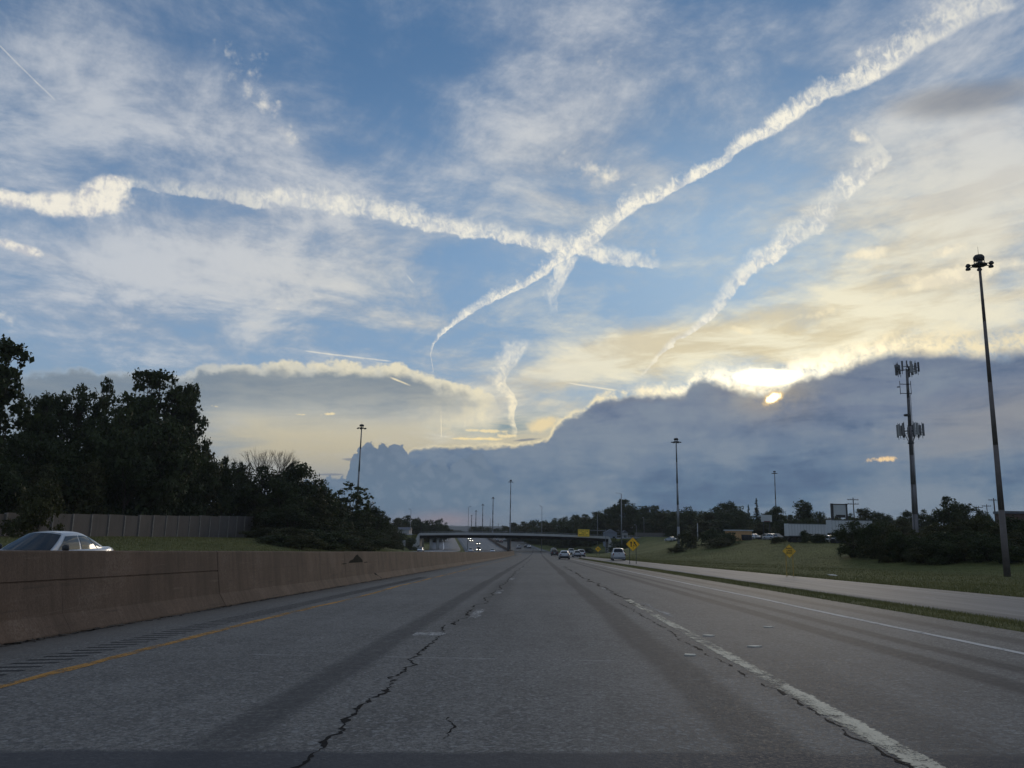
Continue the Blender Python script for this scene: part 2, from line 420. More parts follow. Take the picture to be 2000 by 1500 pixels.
    near_ = total([(1, blob(-15.1, 8.15, 1.6, 0.5)), (1, blob(-17.0, 8.0, 1.4, 0.4)), (1, blob(-22.8, 8.2, 1.6, 0.4)), (1, blob(-3.6, 7.3, 3.4, 0.6))])
    bits = bits * S.smooth(near_, 0.15, 0.4)
    col = S.mix(bits * 0.85, col, lin(246, 226, 178))
    dark = S.smooth(total([(1, blob(-14.9, 3.9, 1.3, 0.1, 2)), (0.9, blob(-13.6, 5.0, 0.7, 0.15, 0)), (0.9, blob(-0.9, 6.75, 1.6, 0.13, 6))])
                    + (n_lump - 0.5) * 1.0, 0.4, 0.8)
    col = S.mix(dark * 0.7, col, lin(112, 122, 138))

    # ---- paler cumulus floating on the bank
    pale = total([(1.0, blob(8.2, 5.4, 1.6, 0.9, 8)), (1.0, blob(6.0, 4.2, 3.0, 0.85, 8)), (0.75, blob(2.0, 3.0, 2.6, 0.6, 4)),
                  (0.85, blob(15.5, 4.1, 3.0, 0.7, -2)), (0.8, blob(19.8, 5.8, 1.1, 0.32, 0)), (0.6, blob(18.4, 3.3, 2.6, 0.5, 0)),
                  (0.6, blob(25.0, 3.6, 3.0, 0.6, 4)), (0.6, blob(29.5, 4.4, 2.8, 0.7, 8)), (0.6, blob(-6.5, 3.6, 4.6, 0.8, 0)),
                  (0.7, blob(5.2, 5.6, 0.7, 0.22, 0)), (0.5, blob(24.5, 6.4, 2.4, 1.1, 20)), (0.6, blob(-10.0, 2.6, 4, 0.6, 0))])
    pa = S.smooth(pale + (bill - 0.55) * 1.0 + (n_lump - 0.5) * 1.1, 0.26, 0.75)
    pshade = S.smooth(bill * 0.5 + n_lump2 * 0.8, 0.50, 0.95)
    col = S.mix(pa * 0.75, col, S.mix(pshade, lin(112, 129, 151), lin(156, 163, 172)))
    ember = S.smooth(blob(23.2, 5.25, 1.3, 0.22, 4) + (n_lump - 0.5) * 1.6 + (n_fine - 0.5) * 1.6, 0.40, 1.0)
    ember = ember * S.smooth(blob(23.2, 5.25, 2.2, 0.6, 4), 0.1, 0.35)
    col = S.mix(ember, col, lin(242, 208, 158))

    # ---- the sun's gap in the bank
    hot = S.smooth(blob(16.1, 11.05, 2.7, 0.66, -2) + (n_lump - 0.5) * 0.7, 0.30, 0.85)
    col = S.mix(hot, col, (2.6, 2.4, 1.75, 1))
    eyeb = blob(16.55, 9.58, 0.60, 0.32, 26) + (n_lump - 0.5) * 0.9 + (n_fine - 0.5) * 0.9
    col = S.mix(S.smooth(eyeb, 0.10, 0.60) * S.smooth(blob(16.55, 9.58, 1.3, 0.7, 26), 0.2, 0.6) * 0.9, col, lin(250, 214, 150))
    col = S.mix(S.smooth(eyeb, 0.38, 0.85), col, (2.4, 2.1, 1.4, 1))

    # ---- pink glow and blue murk along the horizon
    pink = blob(-6.4, 0.85, 2.4, 0.55) * 0.62 + blob(-9.5, 0.5, 2.5, 0.5) * 0.25
    col = S.mix(pink, col, lin(158, 136, 142))
    col = S.mix(S.smooth(el, 0.0, -1.5), col, lin(74, 86, 98))

    bg = S.n.new('ShaderNodeBackground')
    S.put(bg.inputs[0], S.scale(col, 1.0 / SKY_K))
    bg.inputs[1].default_value = SKY_K
    out = S.n.new('ShaderNodeOutputWorld')
    S.l.new(bg.outputs[0], out.inputs[0])


SKY_TINT = (0.62, 0.84, 1.05, 1)
build_sky()
world.cycles.sampling_method = 'MANUAL'
world.cycles.sample_map_resolution = 512

sun_data = bpy.data.lights.new('sun', 'SUN')
sun_data.energy = 0.75
sun_data.angle = R(18)
sun_data.color = (1.0, 0.86, 0.68)
sun = bpy.data.objects.new('sun', sun_data)
COL.objects.link(sun)
sun.location = (0, 0, 80)
_d = Vector((math.sin(R(SUN_AZ)) * math.cos(R(SUN_EL)), math.cos(R(SUN_AZ)) * math.cos(R(SUN_EL)), math.sin(R(SUN_EL))))
sun.rotation_euler = _d.to_track_quat('Z', 'Y').to_euler()

# ------------------------------------------------------------------ helpers
rng = np.random.default_rng(7)
random.seed(7)
FPX = 1540.0


def ray(px, py):
    """world direction of a picture position, scaled to one metre down the road"""
    d = CAM_ROT @ Vector(((px - 1000) / FPX, -(py - 750) / FPX, -1.0))
    return d / d.y


def at(px, py, dist):
    return CAM_POS + ray(px, py) * dist


def tag(o, label=None, cat=None, group=None, kind=None):
    if label: o['label'] = label
    if cat: o['category'] = cat
    if group: o['group'] = group
    if kind: o['kind'] = kind
    return o


def empty(name, loc, rz=0.0, label=None, cat=None, group=None):
    o = bpy.data.objects.new(name, None)
    o.empty_display_size = 0.3
    COL.objects.link(o)
    o.location = loc
    o.rotation_euler = (0, 0, rz)
    return tag(o, label, cat, group)


def link(name, mesh, parent=None, loc=None):
    o = bpy.data.objects.new(name, mesh)
    COL.objects.link(o)
    if parent: o.parent = parent
    if loc is not None: o.location = loc
    return o


class MB:
    def __init__(self):
        self.v, self.f = [], []

    def add(self, verts, faces):
        b = len(self.v)
        self.v.extend([tuple(v) for v in verts])
        self.f.extend([tuple(b + i for i in f) for f in faces])
        return self

    def box(self, c, s, rz=0.0, m=None):
        hx, hy, hz = s[0] / 2, s[1] / 2, s[2] / 2
        vs = [Vector((x * hx, y * hy, z * hz)) for z in (-1, 1) for x, y in ((-1, -1), (1, -1), (1, 1), (-1, 1))]
        mat = m if m is not None else Matrix.Rotation(rz, 3, 'Z')
        vs = [mat @ v + Vector(c) for v in vs]
        return self.add(vs, [(3, 2, 1, 0), (4, 5, 6, 7), (0, 1, 5, 4), (1, 2, 6, 5), (2, 3, 7, 6), (3, 0, 4, 7)])

    def tube(self, p0, p1, r0, r1=None, n=8, cap=True):
        p0, p1 = Vector(p0), Vector(p1)
        r1 = r0 if r1 is None else r1
        d = (p1 - p0).normalized()
        a = d.orthogonal().normalized()
        b = d.cross(a)
        vs = []
        for p, r in ((p0, r0), (p1, r1)):
            for i in range(n):
                t = 2 * math.pi * i / n
                vs.append(p + (a * math.cos(t) + b * math.sin(t)) * r)
        fs = [(i, (i + 1) % n, n + (i + 1) % n, n + i) for i in range(n)]
        if cap:
            fs += [tuple(range(n - 1, -1, -1)), tuple(range(n, 2 * n))]
        return self.add(vs, fs)

    def lathe(self, c, prof, n=12, axis=None):
        vs, fs = [], []
        mat = axis if axis is not None else Matrix.Identity(3)
        for r, z in prof:
            for i in range(n):
                t = 2 * math.pi * i / n
                vs.append(Vector(c) + mat @ Vector((r * math.cos(t), r * math.sin(t), z)))
        for k in range(len(prof) - 1):
            for i in range(n):
                j = (i + 1) % n
                fs.append((k * n + i, k * n + j, (k + 1) * n + j, (k + 1) * n + i))
        fs.append(tuple(range(n - 1, -1, -1)))
        fs.append(tuple((len(prof) - 1) * n + i for i in range(n)))
        return self.add(vs, fs)

    def prism(self, poly, off):
        """a polygon (list of points) given thickness by the vector off"""
        n = len(poly)
        off = Vector(off)
        vs = [Vector(p) for p in poly] + [Vector(p) + off for p in poly]
        fs = [tuple(range(n)), tuple(range(2 * n - 1, n - 1, -1))]
        fs += [(i, n + i, n + (i + 1) % n, (i + 1) % n) for i in range(n)]
        return self.add(vs, fs)

    def mesh(self, name, mat=None, smooth=False):
        me = bpy.data.meshes.new(name)
        me.from_pydata([tuple(v) for v in self.v], [], self.f)
        bm = bmesh.new()
        bm.from_mesh(me)
        bmesh.ops.recalc_face_normals(bm, faces=bm.faces)
        bm.to_mesh(me)
        bm.free()
        if smooth:
            for p in me.polygons: p.use_smooth = True
        if mat: me.materials.append(mat)
        return me

    def build(self, name, mat, parent=None, smooth=False, loc=None, kind=None):
        o = link(name, self.mesh(name, mat, smooth), parent, loc)
        if kind: o['kind'] = kind
        return o


def np_mesh(name, v, f, mat, smooth=False):
    v = np.asarray(v, np.float32)
    f = np.asarray(f, np.int32)
    me = bpy.data.meshes.new(name)
    me.vertices.add(len(v))
    me.vertices.foreach_set('co', v.ravel())
    k = f.shape[1]
    me.loops.add(f.size)
    me.loops.foreach_set('vertex_index', f.ravel())
    me.polygons.add(len(f))
    me.polygons.foreach_set('loop_start', np.arange(0, f.size, k, dtype=np.int32))
    if smooth:
        me.polygons.foreach_set('use_smooth', np.ones(len(f), bool))
    me.update(calc_edges=True)
    if mat: me.materials.append(mat)
    return me


# ------------------------------------------------------------------ materials
def material(name):
    m = bpy.data.materials.new(name)
    m.use_nodes = True
    nt = m.node_tree
    b = nt.nodes['Principled BSDF']
    T = NT(nt)
    tc = T.n.new('ShaderNodeTexCoord')
    return m, T, b, E(T, tc.outputs['Object'])


def bump(T, b, h, strength, dist=0.02):
    n = T.n.new('ShaderNodeBump')
    n.inputs['Strength'].default_value = strength
    n.inputs['Distance'].default_value = dist
    T.put(n.inputs['Height'], h)
    T.l.new(n.outputs[0], b.inputs['Normal'])


def simple(name, c, rough=0.6, metal=0.0, var=0.12, scale=3.0, spec=0.5, coat=0.0):
    m, T, b, P = material(name)
    n = T.noise(P, scale, 5, 0.6)
    c = (c[0], c[1], c[2], 1)
    T.put(b.inputs['Base Color'], T.mix(T.smooth(n, 0.3, 0.7), tuple(x * (1 - var) for x in c[:3]) + (1,), tuple(min(1, x * (1 + var)) for x in c[:3]) + (1,)))
    b.inputs['Roughness'].default_value = rough
    b.inputs['Metallic'].default_value = metal
    b.inputs['Specular IOR Level'].default_value = spec
    b.inputs['Coat Weight'].default_value = coat
    b.inputs['Coat Roughness'].default_value = 0.06
    return m


def glass_mat(name, c=(0.012, 0.014, 0.016)):
    m, T, b, P = material(name)
    n = T.noise(P, 1.4, 3, 0.5)
    T.put(b.inputs['Base Color'], T.mix(n, tuple(x * 0.6 for x in c) + (1,), tuple(x * 1.5 for x in c) + (1,)))
    b.inputs['Roughness'].default_value = 0.04
    b.inputs['IOR'].default_value = 1.5
    b.inputs['Specular IOR Level'].default_value = 0.35
    return m


def emitter(name, c, k):
    m, T, b, P = material(name)
    b.inputs['Base Color'].default_value = (0.6, 0.6, 0.6, 1)
    b.inputs['Emission Color'].default_value = c
    b.inputs['Emission Strength'].default_value = k
    return m


def asphalt_mat():
    m, T, b, P = material('asphalt')
    x, y, z = T.xyz(P)
    big = T.noise(P, 0.18, 5, 0.6)
    mid = T.noise(P, 2.2, 6, 0.65)
    fine = T.noise(P, 38.0, 3, 0.7)
    agg = T.voronoi(P, 62.0)
    lay = T.noise(T.vec(x * 1.0, y * 0.05, 0.0), 2.2, 5, 0.6)               # wear drawn out along the lanes
    v = T.smooth(big * 0.4 + mid * 0.3 + lay * 0.3, 0.34, 0.64)
    c = T.mix(v, (0.160, 0.150, 0.136, 1), (0.236, 0.223, 0.204, 1))
    c = T.mix(T.smooth(fine, 0.36, 0.62), T.mix(0.65, c, (0.045, 0.046, 0.05, 1)), c)
    mott = T.noise(P, 11.0, 5, 0.75)
    c = T.mix(T.smooth(mott, 0.38, 0.54), T.mix(0.38, c, (0.050, 0.051, 0.055, 1)), c)
    grit = T.noise(P, 24.0, 2, 0.6)
    c = T.mix(T.smooth(grit, 0.54, 0.66) * 0.42, c, (0.34, 0.34, 0.33, 1))
    c = T.mix(T.smooth(agg, 0.22, 0.10) * T.smooth(mid, 0.35, 0.6) * 0.7, c, (0.33, 0.32, 0.31, 1))

    wob = (T.noise(T.vec(0.0, y * 0.14, 4.0), 1.0, 3, 0.5) - 0.5) * 0.35 + (T.noise(P, 6.0, 4, 0.6) - 0.5) * 0.16

    def band(x0, hw, soft, amt):
        d = (x - x0 + wob * min(1.0, hw * 3)).abs()
        return T.smooth(d, hw + soft, hw - soft) * amt

    dk = band(-2.05, 0.20, 0.10, 0.85) * T.smooth(y, 3.0, 6.5)
    dk = dk.max(band(1.50, 0.24, 0.09, 0.9))
    dk = dk.max(band(4.45, 0.19, 0.07, 1.0) * T.smooth(y, 3, 7))
    dk = dk.max(band(5.12, 0.14, 0.06, 1.0) * T.smooth(y, 3, 8))
    dk = dk.max(band(6.75, 0.20, 0.10, 0.8))
    dk = dk.max(band(-1.22, 0.34, 0.2, 0.42) * T.smooth(y, 11, 17) * T.smooth(y, 70, 30))
    dk = dk.max(band(2.62, 0.45, 0.25, 0.6) * T.smooth(y, 13, 7))
    dk = dk * T.smooth(T.noise(P, 9.0, 4, 0.7), 0.15, 0.55)
    c = T.mix(dk * 0.76, c, (0.050, 0.050, 0.053, 1))
    # darker band across the near end
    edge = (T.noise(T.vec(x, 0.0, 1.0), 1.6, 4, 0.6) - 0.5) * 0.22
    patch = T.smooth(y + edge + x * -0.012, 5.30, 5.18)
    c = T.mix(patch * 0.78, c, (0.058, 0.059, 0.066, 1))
    # pale thin transverse joint
    j = T.smooth((y - 9.6 + x * 0.10 + (T.noise(T.vec(x, 0, 0), 0.9, 4, 0.6) - 0.5) * 0.25).abs(), 0.035, 0.010)
    c = T.mix(j * T.smooth(T.noise(P, 2.0, 3, 0.6), 0.42, 0.6) * 0.6 * T.smooth(x, 2.2, 1.2) * T.smooth(x, -4.5, -3.5), c, (0.34, 0.33, 0.32, 1))
    # dust towards the barrier
    dust = T.smooth(x + (mid - 0.5) * 1.0, -5.6, -7.0)
    c = T.mix(dust * 0.55, c, (0.20, 0.185, 0.165, 1))
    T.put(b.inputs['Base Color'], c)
    T.put(b.inputs['Roughness'], T.lin(fine, 0.3, 0.7, 0.62, 0.9))
    b.inputs['Specular IOR Level'].default_value = 0.03
    bump(T, b, fine * 0.5 + agg * 0.2 + mott * 0.6, 0.32, 0.02)
    return m


def far_asphalt_mat(name, c0, c1):
    m, T, b, P = material(name)
    x, y, z = T.xyz(P)
    lay = T.noise(T.vec(x * 1.0, y * 0.04, 0.0), 1.6, 6, 0.62)
    fine = T.noise(P, 22.0, 4, 0.7)
    c = T.mix(T.smooth(lay * 0.7 + fine * 0.3, 0.36, 0.64), c0, c1)
    T.put(b.inputs['Base Color'], c)
    b.inputs['Roughness'].default_value = 0.75
    b.inputs['Specular IOR Level'].default_value = 0.10
    bump(T, b, fine, 0.35, 0.01)
    return m


def concrete_mat(name, c, dark=0.55, stain=0.6, scale=1.0):
    m, T, b, P = material(name)
    x, y, z = T.xyz(P)
    big = T.noise(P, 0.7 * scale, 6, 0.65)
    fine = T.noise(P, 26.0 * scale, 4, 0.7)
    drip = T.noise(T.vec(x * 1.0, y * 3.0, z * 0.25), 1.6 * scale, 6, 0.65)
    v = big * 0.55 + drip * 0.45
    c = tuple(c) + (1,)
    cd = tuple(k * dark for k in c[:3]) + (1,)
    col = T.mix(T.smooth(v, 0.60, 0.38) * stain, c, cd)
    col = T.mix(T.smooth(fine, 0.60, 0.36) * 0.45, col, cd)
    col = T.mix(T.smooth(T.noise(P, 0.35 * scale, 4, 0.6), 0.52, 0.7) * 0.35, col, (c[0] * 1.15, c[1] * 1.02, c[2] * 0.9, 1))
    if name == 'barrier_concrete':
        h = z + y * 0.0214                                  # height above the sloping road
        rub = T.noise(T.vec(x * 2, y * 0.35, z * 7.0), 1.5, 6, 0.7)
        col = T.mix(T.smooth(rub, 0.57, 0.70) * T.smooth(h, 1.25, 0.6) * 0.55, col, (0.035, 0.030, 0.027, 1))
        col = T.mix(T.smooth(rub, 0.40, 0.30) * 0.30, col, (0.21, 0.165, 0.13, 1))
        vs_ = T.noise(T.vec(0.0, y * 5.0, z * 0.35), 1.2, 5, 0.7)
        col = T.mix(T.smooth(vs_, 0.58, 0.74) * 0.16, col, (0.05, 0.043, 0.038, 1))
        col = T.mix(T.smooth(big, 0.56, 0.66) * T.smooth(fine, 0.4, 0.6) * 0.35, col, (0.20, 0.16, 0.13, 1))
    T.put(b.inputs['Base Color'], col)
    b.inputs['Roughness'].default_value = 0.9
    b.inputs['Specular IOR Level'].default_value = 0.2
    bump(T, b, fine * 0.5 + big, 0.5, 0.02)
    return m


def grass_ground_mat():
    m, T, b, P = material('turf')
    n1 = T.noise(P, 0.06, 5, 0.6)
    n2 = T.noise(P, 0.9, 6, 0.7)
    n3 = T.noise(P, 14.0, 4, 0.7)
    c = T.mix(T.smooth(n1 * 0.5 + n2 * 0.5, 0.36, 0.64), (0.072, 0.086, 0.026, 1), (0.165, 0.168, 0.060, 1))
    c = T.mix(T.smooth(n2 * 0.5 + n3 * 0.5, 0.52, 0.70) * 0.5, c, (0.125, 0.110, 0.052, 1))
    c = T.mix(T.smooth(n3, 0.55, 0.35) * 0.5, c, (0.016, 0.022, 0.008, 1))
    T.put(b.inputs['Base Color'], c)
    b.inputs['Roughness'].default_value = 0.95
    b.inputs['Specular IOR Level'].default_value = 0.1
    bump(T, b, n3 + n2 * 1.5, 0.9, 0.12)
    return m


def leaf_mat(name, c0, c1, trans=0.25):
    m, T, b, P = material(name)
    geo = T.n.new('ShaderNodeNewGeometry')
    rnd = E(T, geo.outputs['Random Per Island'])
    oi = T.n.new('ShaderNodeObjectInfo')
    orn = E(T, oi.outputs['Random'])
    n = T.noise(P, 0.45, 4, 0.6)
    f = (T.smooth(n, 0.3, 0.7) * 0.5 + rnd * 0.3 + orn * 0.2)
    c = T.mix(f, c0, c1)
    T.put(b.inputs['Base Color'], c)
    b.inputs['Roughness'].default_value = 0.62
    b.inputs['Specular IOR Level'].default_value = 0.18
    if trans:
        tr = T.n.new('ShaderNodeBsdfTranslucent')
        T.put(tr.inputs[0], c)
        mx = T.n.new('ShaderNodeMixShader')
        mx.inputs[0].default_value = trans
        T.l.new(b.outputs[0], mx.inputs[1])
        T.l.new(tr.outputs[0], mx.inputs[2])
        T.l.new(mx.outputs[0], T.n['Material Output'].inputs[0])
    return m


def paint_line_mat(name, c, wear, centre=None):
    m, T, b, P = material(name)
    x, y, z = T.xyz(P)
    n = T.noise(P, 5.0, 7, 0.72)
    g = T.noise(P, 55.0, 3, 0.7)
    lng = T.noise(T.vec(x * 2.0, y * 0.22, 0), 2.0, 5, 0.65)
    f = T.smooth(n * 0.4 + g * 0.25 + lng * 0.35, wear + 0.06, wear - 0.06)
    if centre:
        ctr = centre[0] + (y - 4.0) * centre[1]
        rag = (T.noise(P, 14.0, 5, 0.7) - 0.5) * 0.16 + (T.noise(P, 3.0, 3, 0.6) - 0.5) * 0.08
        f = f * T.smooth((x - ctr).abs() + rag, centre[2] + 0.012, centre[2] - 0.012)
    tone = T.mix(T.smooth(n, 0.3, 0.7), tuple(k * 0.72 for k in c[:3]) + (1,), c)
    T.put(b.inputs['Base Color'], tone)
    T.put(b.inputs['Alpha'], f)
    b.inputs['Roughness'].default_value = 0.8
    b.inputs['Specular IOR Level'].default_value = 0.25
    bump(T, b, g, 0.4, 0.01)
    return m


M = dict(
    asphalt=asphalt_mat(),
    asphalt_far=far_asphalt_mat('asphalt_opposite', (0.15, 0.155, 0.165, 1), (0.21, 0.215, 0.225, 1)),
    asphalt_ramp=far_asphalt_mat('asphalt_ramp', (0.120, 0.117, 0.116, 1), (0.190, 0.186, 0.182, 1)),
    barrier=concrete_mat('barrier_concrete', (0.132, 0.090, 0.066), 0.5, 0.75),
    concrete=concrete_mat('bridge_concrete', (0.44, 0.44, 0.43), 0.7, 0.4, 0.4),
    wall=concrete_mat('sound_wall_concrete', (0.125, 0.106, 0.094), 0.65, 0.6, 0.5),
    darksteel=simple('weathered_girder_steel', (0.035, 0.034, 0.034), 0.7),
    steel=simple('galvanised_steel', (0.20, 0.21, 0.22), 0.55, 0.3),
    rust_steel=simple('weathered_mast_steel', (0.125, 0.105, 0.096), 0.7, 0.2, 0.12, 2.0),
    black=simple('black_rubber', (0.02, 0.02, 0.021), 0.7),
    white_line=paint_line_mat('worn_white_paint', (0.68, 0.62, 0.48, 1), 0.51, (2.28, 0.0055, 0.085)),
    white_dash=paint_line_mat('white_dash_paint', (0.70, 0.68, 0.64, 1), 0.55),
    edge_white=paint_line_mat('edge_white_paint', (0.52, 0.51, 0.49, 1), 0.57),
    faint_line=paint_line_mat('faded_white_paint', (0.46, 0.45, 0.43, 1), 0.485),
    yellow_line=paint_line_mat('worn_yellow_paint', (0.50, 0.25, 0.05, 1), 0.515),
    tar=simple('crack_filler', (0.016, 0.016, 0.017), 0.9, 0, 0.2, 3.0, 0.03),
    turf=grass_ground_mat(),
    leaf=leaf_mat('leaf_dark', (0.022, 0.032, 0.011, 1), (0.064, 0.078, 0.026, 1)),
    leaf_olive=leaf_mat('leaf_olive', (0.030, 0.036, 0.012, 1), (0.085, 0.082, 0.028, 1)),
    needle=leaf_mat('needle', (0.016, 0.026, 0.016, 1), (0.036, 0.05, 0.028, 1), 0.1),
    bark=simple('bark', (0.06, 0.048, 0.038), 0.95, 0, 0.4, 5.0, 0.1),
    grass=leaf_mat('grass_blade', (0.072, 0.086, 0.024, 1), (0.21, 0.19, 0.08, 1), 0.2),
)

# ------------------------------------------------------------------ the lie of the land
_ys = np.arange(-60.0, 3001.0, 2.0)


def smooth_curve(pts, sig=16.0):
    xs, vs = zip(*pts)
    v = np.interp(_ys, xs, vs)
    k = np.arange(-40, 41) * 2.0
    w = np.exp(-k ** 2 / (2 * sig ** 2))
    w /= w.sum()
    pad = np.concatenate([v[0] + (np.arange(-40, 0)) * (v[1] - v[0]), v, v[-1] + np.arange(1, 41) * (v[-1] - v[-2])])
    v = np.convolve(pad, w, 'valid')
    return lambda y: np.interp(y, _ys, v)


f_xc = smooth_curve([(-60, 0), (265, 0), (350, -4.5), (420, -13), (490, -22), (600, -36), (730, -51), (880, -68), (3000, -300)])
f_zp = smooth_curve([(-60, 1.284), (0, 0), (100, -2.14), (139, -2.95), (200, -4.15), (240, -4.85), (300, -5.75), (345, -6.35), (400, -5.3),
                     (460, -3.2), (520, -1.0), (600, 1.2), (700, 2.4), (800, 2.2), (1200, 0), (3000, -4)], 12)
f_a = smooth_curve([(-60, 11.9), (55, 11.9), (112, 9.1), (160, 7.7), (3000, 7.7)], 8)
f_b = smooth_curve([(-60, 19.5), (55, 19.5), (112, 14.7), (165, 12.8), (240, 11.4), (330, 10.6), (3000, 10.6)], 8)
f_drop = smooth_curve([(-60, 0.55), (55, 0.55), (120, 0.05), (165, 0.0), (3000, 0.0)], 8)
f_L = smooth_curve([(-60, -22), (240, -22), (340, -27), (3000, -27)])
f_toeR = smooth_curve([(-60, 44), (65, 42), (140, 20), (200, 14.5), (290, 18), (325, 37), (365, 37), (410, 14), (3000, 12.5)], 10)
f_creR = smooth_curve([(-60, 78), (65, 72), (140, 50), (200, 56), (290, 52), (345, 49), (420, 60), (3000, 60)])
f_plR = smooth_curve([(-60, 1.2), (100, 0.85), (150, 0.6), (200, 0.8), (345, 1.0), (450, 1.5), (600, 3.5), (900, 4), (3000, 0)])
f_toeL = smooth_curve([(-60, -23.6), (195, -24), (250, -44), (320, -49), (370, -49), (420, -44), (3000, -44)], 10)
f_creL = smooth_curve([(-60, -46), (150, -46), (250, -64), (345, -64), (420, -80), (3000, -80)])
f_plL = smooth_curve([(-60, 0.6), (60, 0.1), (100, -0.2), (160, -0.3), (250, 0.4), (345, 1.0), (450, 1.5), (600, 3.5), (900, 4), (3000, 0)])
SUPER = 0.018


def z_main(u, y):
    return f_zp(y) + SUPER * u


def z_right_edge(y):
    return z_main(np.minimum(f_b(y), 99), y) - f_drop(y)


def sstep(t):
    t = np.clip(t, 0, 1)
    return t * t * (3 - 2 * t)


def ground_z(x, y):
    """height of the open ground beside the highway"""
    x = np.asarray(x, float)
    y = np.asarray(y, float)
    u = x - f_xc(y)
    zr = z_right_edge(y) - 0.03
    zr = zr + (f_plR(y) - zr) * sstep((u - f_toeR(y)) / (f_creR(y) - f_toeR(y)))
    zl = f_zp(y) + 0.14
    zl = zl + (f_plL(y) - zl) * sstep((u - f_toeL(y)) / (f_creL(y) - f_toeL(y)))
    z = np.where(u > 0, zr, zl)
    n = np.sin(x * 0.21 + np.sin(y * 0.13) * 2) * np.cos(y * 0.17 + x * 0.05) * 0.06 + np.sin(x * 0.07 + 1.3) * np.sin(y * 0.05) * 0.14
    damp = np.clip((np.maximum(u - f_b(y), -u + f_L(y)) - 1.0) / 8.0, 0, 1)
    return z + n * damp


def gz(x, y):
    return float(ground_z(np.array([x]), np.array([y]))[0])


ROWS = np.concatenate([np.arange(-30, 60, 1.5), np.arange(60, 200, 3.0), np.arange(200, 620, 5.0), np.arange(620, 1000, 20.0),
                       np.array([1100, 1300, 1600, 2000, 2600, 3500, 5000, 8000, 14000.0])])


def sheet(name, cols_fn, mat, rows, kind='structure', smooth=True):
    """cols_fn(y) -> list of (x, z); one quad strip mesh"""
    vs, n = [], None
    for y in rows:
        c = cols_fn(float(y))
        n = len(c)
        vs.extend((x, y, z) for x, z in c)
    vs = np.array(vs)
    r = len(rows)
    i = np.arange(r - 1)[:, None] * n + np.arange(n - 1)[None]
    f = np.stack([i, i + 1, i + n + 1, i + n], -1).reshape(-1, 4)
    o = link(name, np_mesh(name, vs, f, mat, smooth))
    return tag(o, kind=kind)


def ground_cols(y):
    xc, a, b, L = float(f_xc(y)), float(f_a(y)), float(f_b(y)), float(f_L(y))
    tR, cR, tL, cL = float(f_toeR(y)), float(f_creR(y)), float(f_toeL(y)), float(f_creL(y))
    us = [-9000, -3000, -1200, -600, -350, -220, -150, -110]
    us += list(np.linspace(min(cL - 14, -70), cL, 5)) + list(np.linspace(cL, tL, 12)[1:]) + [L - 0.8, L - 0.02]
    out = [(xc + u, gz(xc + u, y)) for u in us]
    zb = float(f_zp(y))
    out += [(xc + L + 0.02, zb - 0.5), (xc + 7.4, zb - 0.5)]
    ze, zi = float(z_main(7.6, y)), float(z_main(a, y) - f_drop(y))
    w = max(a - 7.62, 0.01)
    for k, hump in ((0.0, -0.03), (0.2, 0.07), (0.5, 0.10), (0.8, 0.06), (1.0, -0.02)):
        z = ze + (zi - ze) * k + (hump if w > 0.5 else -0.3)
        out.append((xc + 7.62 + w * k, z))
    out += [(xc + a + 0.05, zi - 0.4), (xc + b - 0.05, float(z_right_edge(y)) - 0.4)]
    us = [b + 0.02, b + 1.0, (b + tR) / 2 + 0.6] + list(np.linspace(max(tR, b + 2.5), cR, 14)) + [cR + 6, cR + 14, cR + 28, cR + 50, cR + 90, cR + 160, cR + 300, 700, 1500, 3500, 9000]
    out += [(xc + u, gz(xc + u, y)) for u in us]
    return out


ground = sheet('ground', ground_cols, M['turf'], ROWS)


def cols_between(ua, ub, zf, n=5, skirt=0.12):
    def fn(y):
        xc, A, B = float(f_xc(y)), float(ua(y)), float(ub(y))
        c = [(xc + u, float(zf(u, y))) for u in np.linspace(A, B, n)]
        return [(c[0][0] - 0.03, c[0][1] - skirt)] + c + [(c[-1][0] + 0.03, c[-1][1] - skirt)]
    return fn


const = lambda k: (lambda y: k)
rows_r = ROWS[ROWS < 1000]
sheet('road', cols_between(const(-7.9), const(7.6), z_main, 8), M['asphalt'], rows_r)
sheet('ramp_road', cols_between(lambda y: max(float(f_a(y)), 7.66), f_b, lambda u, y: z_main(u, y) - f_drop(y), 5), M['asphalt_ramp'], rows_r)
sheet('opposite_road', cols_between(f_L, const(-7.95), lambda u, y: f_zp(y) + 0.012 * (-8 - u), 6), M['asphalt_far'], rows_r)
rows_l = rows_r[(rows_r > 240)]
sheet('slip_road', cols_between(const(-42), const(-28.6), lambda u, y: f_zp(y) + 0.22, 3), M['asphalt_far'], rows_l)


# ------------------------------------------------------------------ painted markings, cracks
def stripe(name, u_fn, hw, y0, y1, mat, step=0.5, jag=0.0, lift=0.004, zf=z_main, taper=False, seed=0):
    r = np.random.default_rng(seed)
    ys = np.arange(y0, y1 + 1e-6, step)
    if len(ys) < 2: ys = np.array([y0, y1])
    vs = []
    for i, y in enumerate(ys):
        h = hw * (math.sin(math.pi * i / (len(ys) - 1)) if taper else 1.0)
        u = u_fn(y)
        a = u - h + r.normal(0, jag)
        b_ = u + h + r.normal(0, jag)
        for q in (min(a, b_), max(a, b_)):
            vs.append((float(f_xc(y)) + q, y, float(zf(q, y)) + lift))
    n = len(ys)
    i = np.arange(n - 1) * 2
    f = np.stack([i, i + 1, i + 3, i + 2], -1)
    o = link(name, np_mesh(name, vs, f, mat))
    return tag(o, kind='structure')


def wander(seed, amp, wl):
    r = np.random.default_rng(seed)
    k = r.normal(0, amp, 2000)
    return lambda y: float(np.interp((y + 30) / wl, np.arange(2000), k))


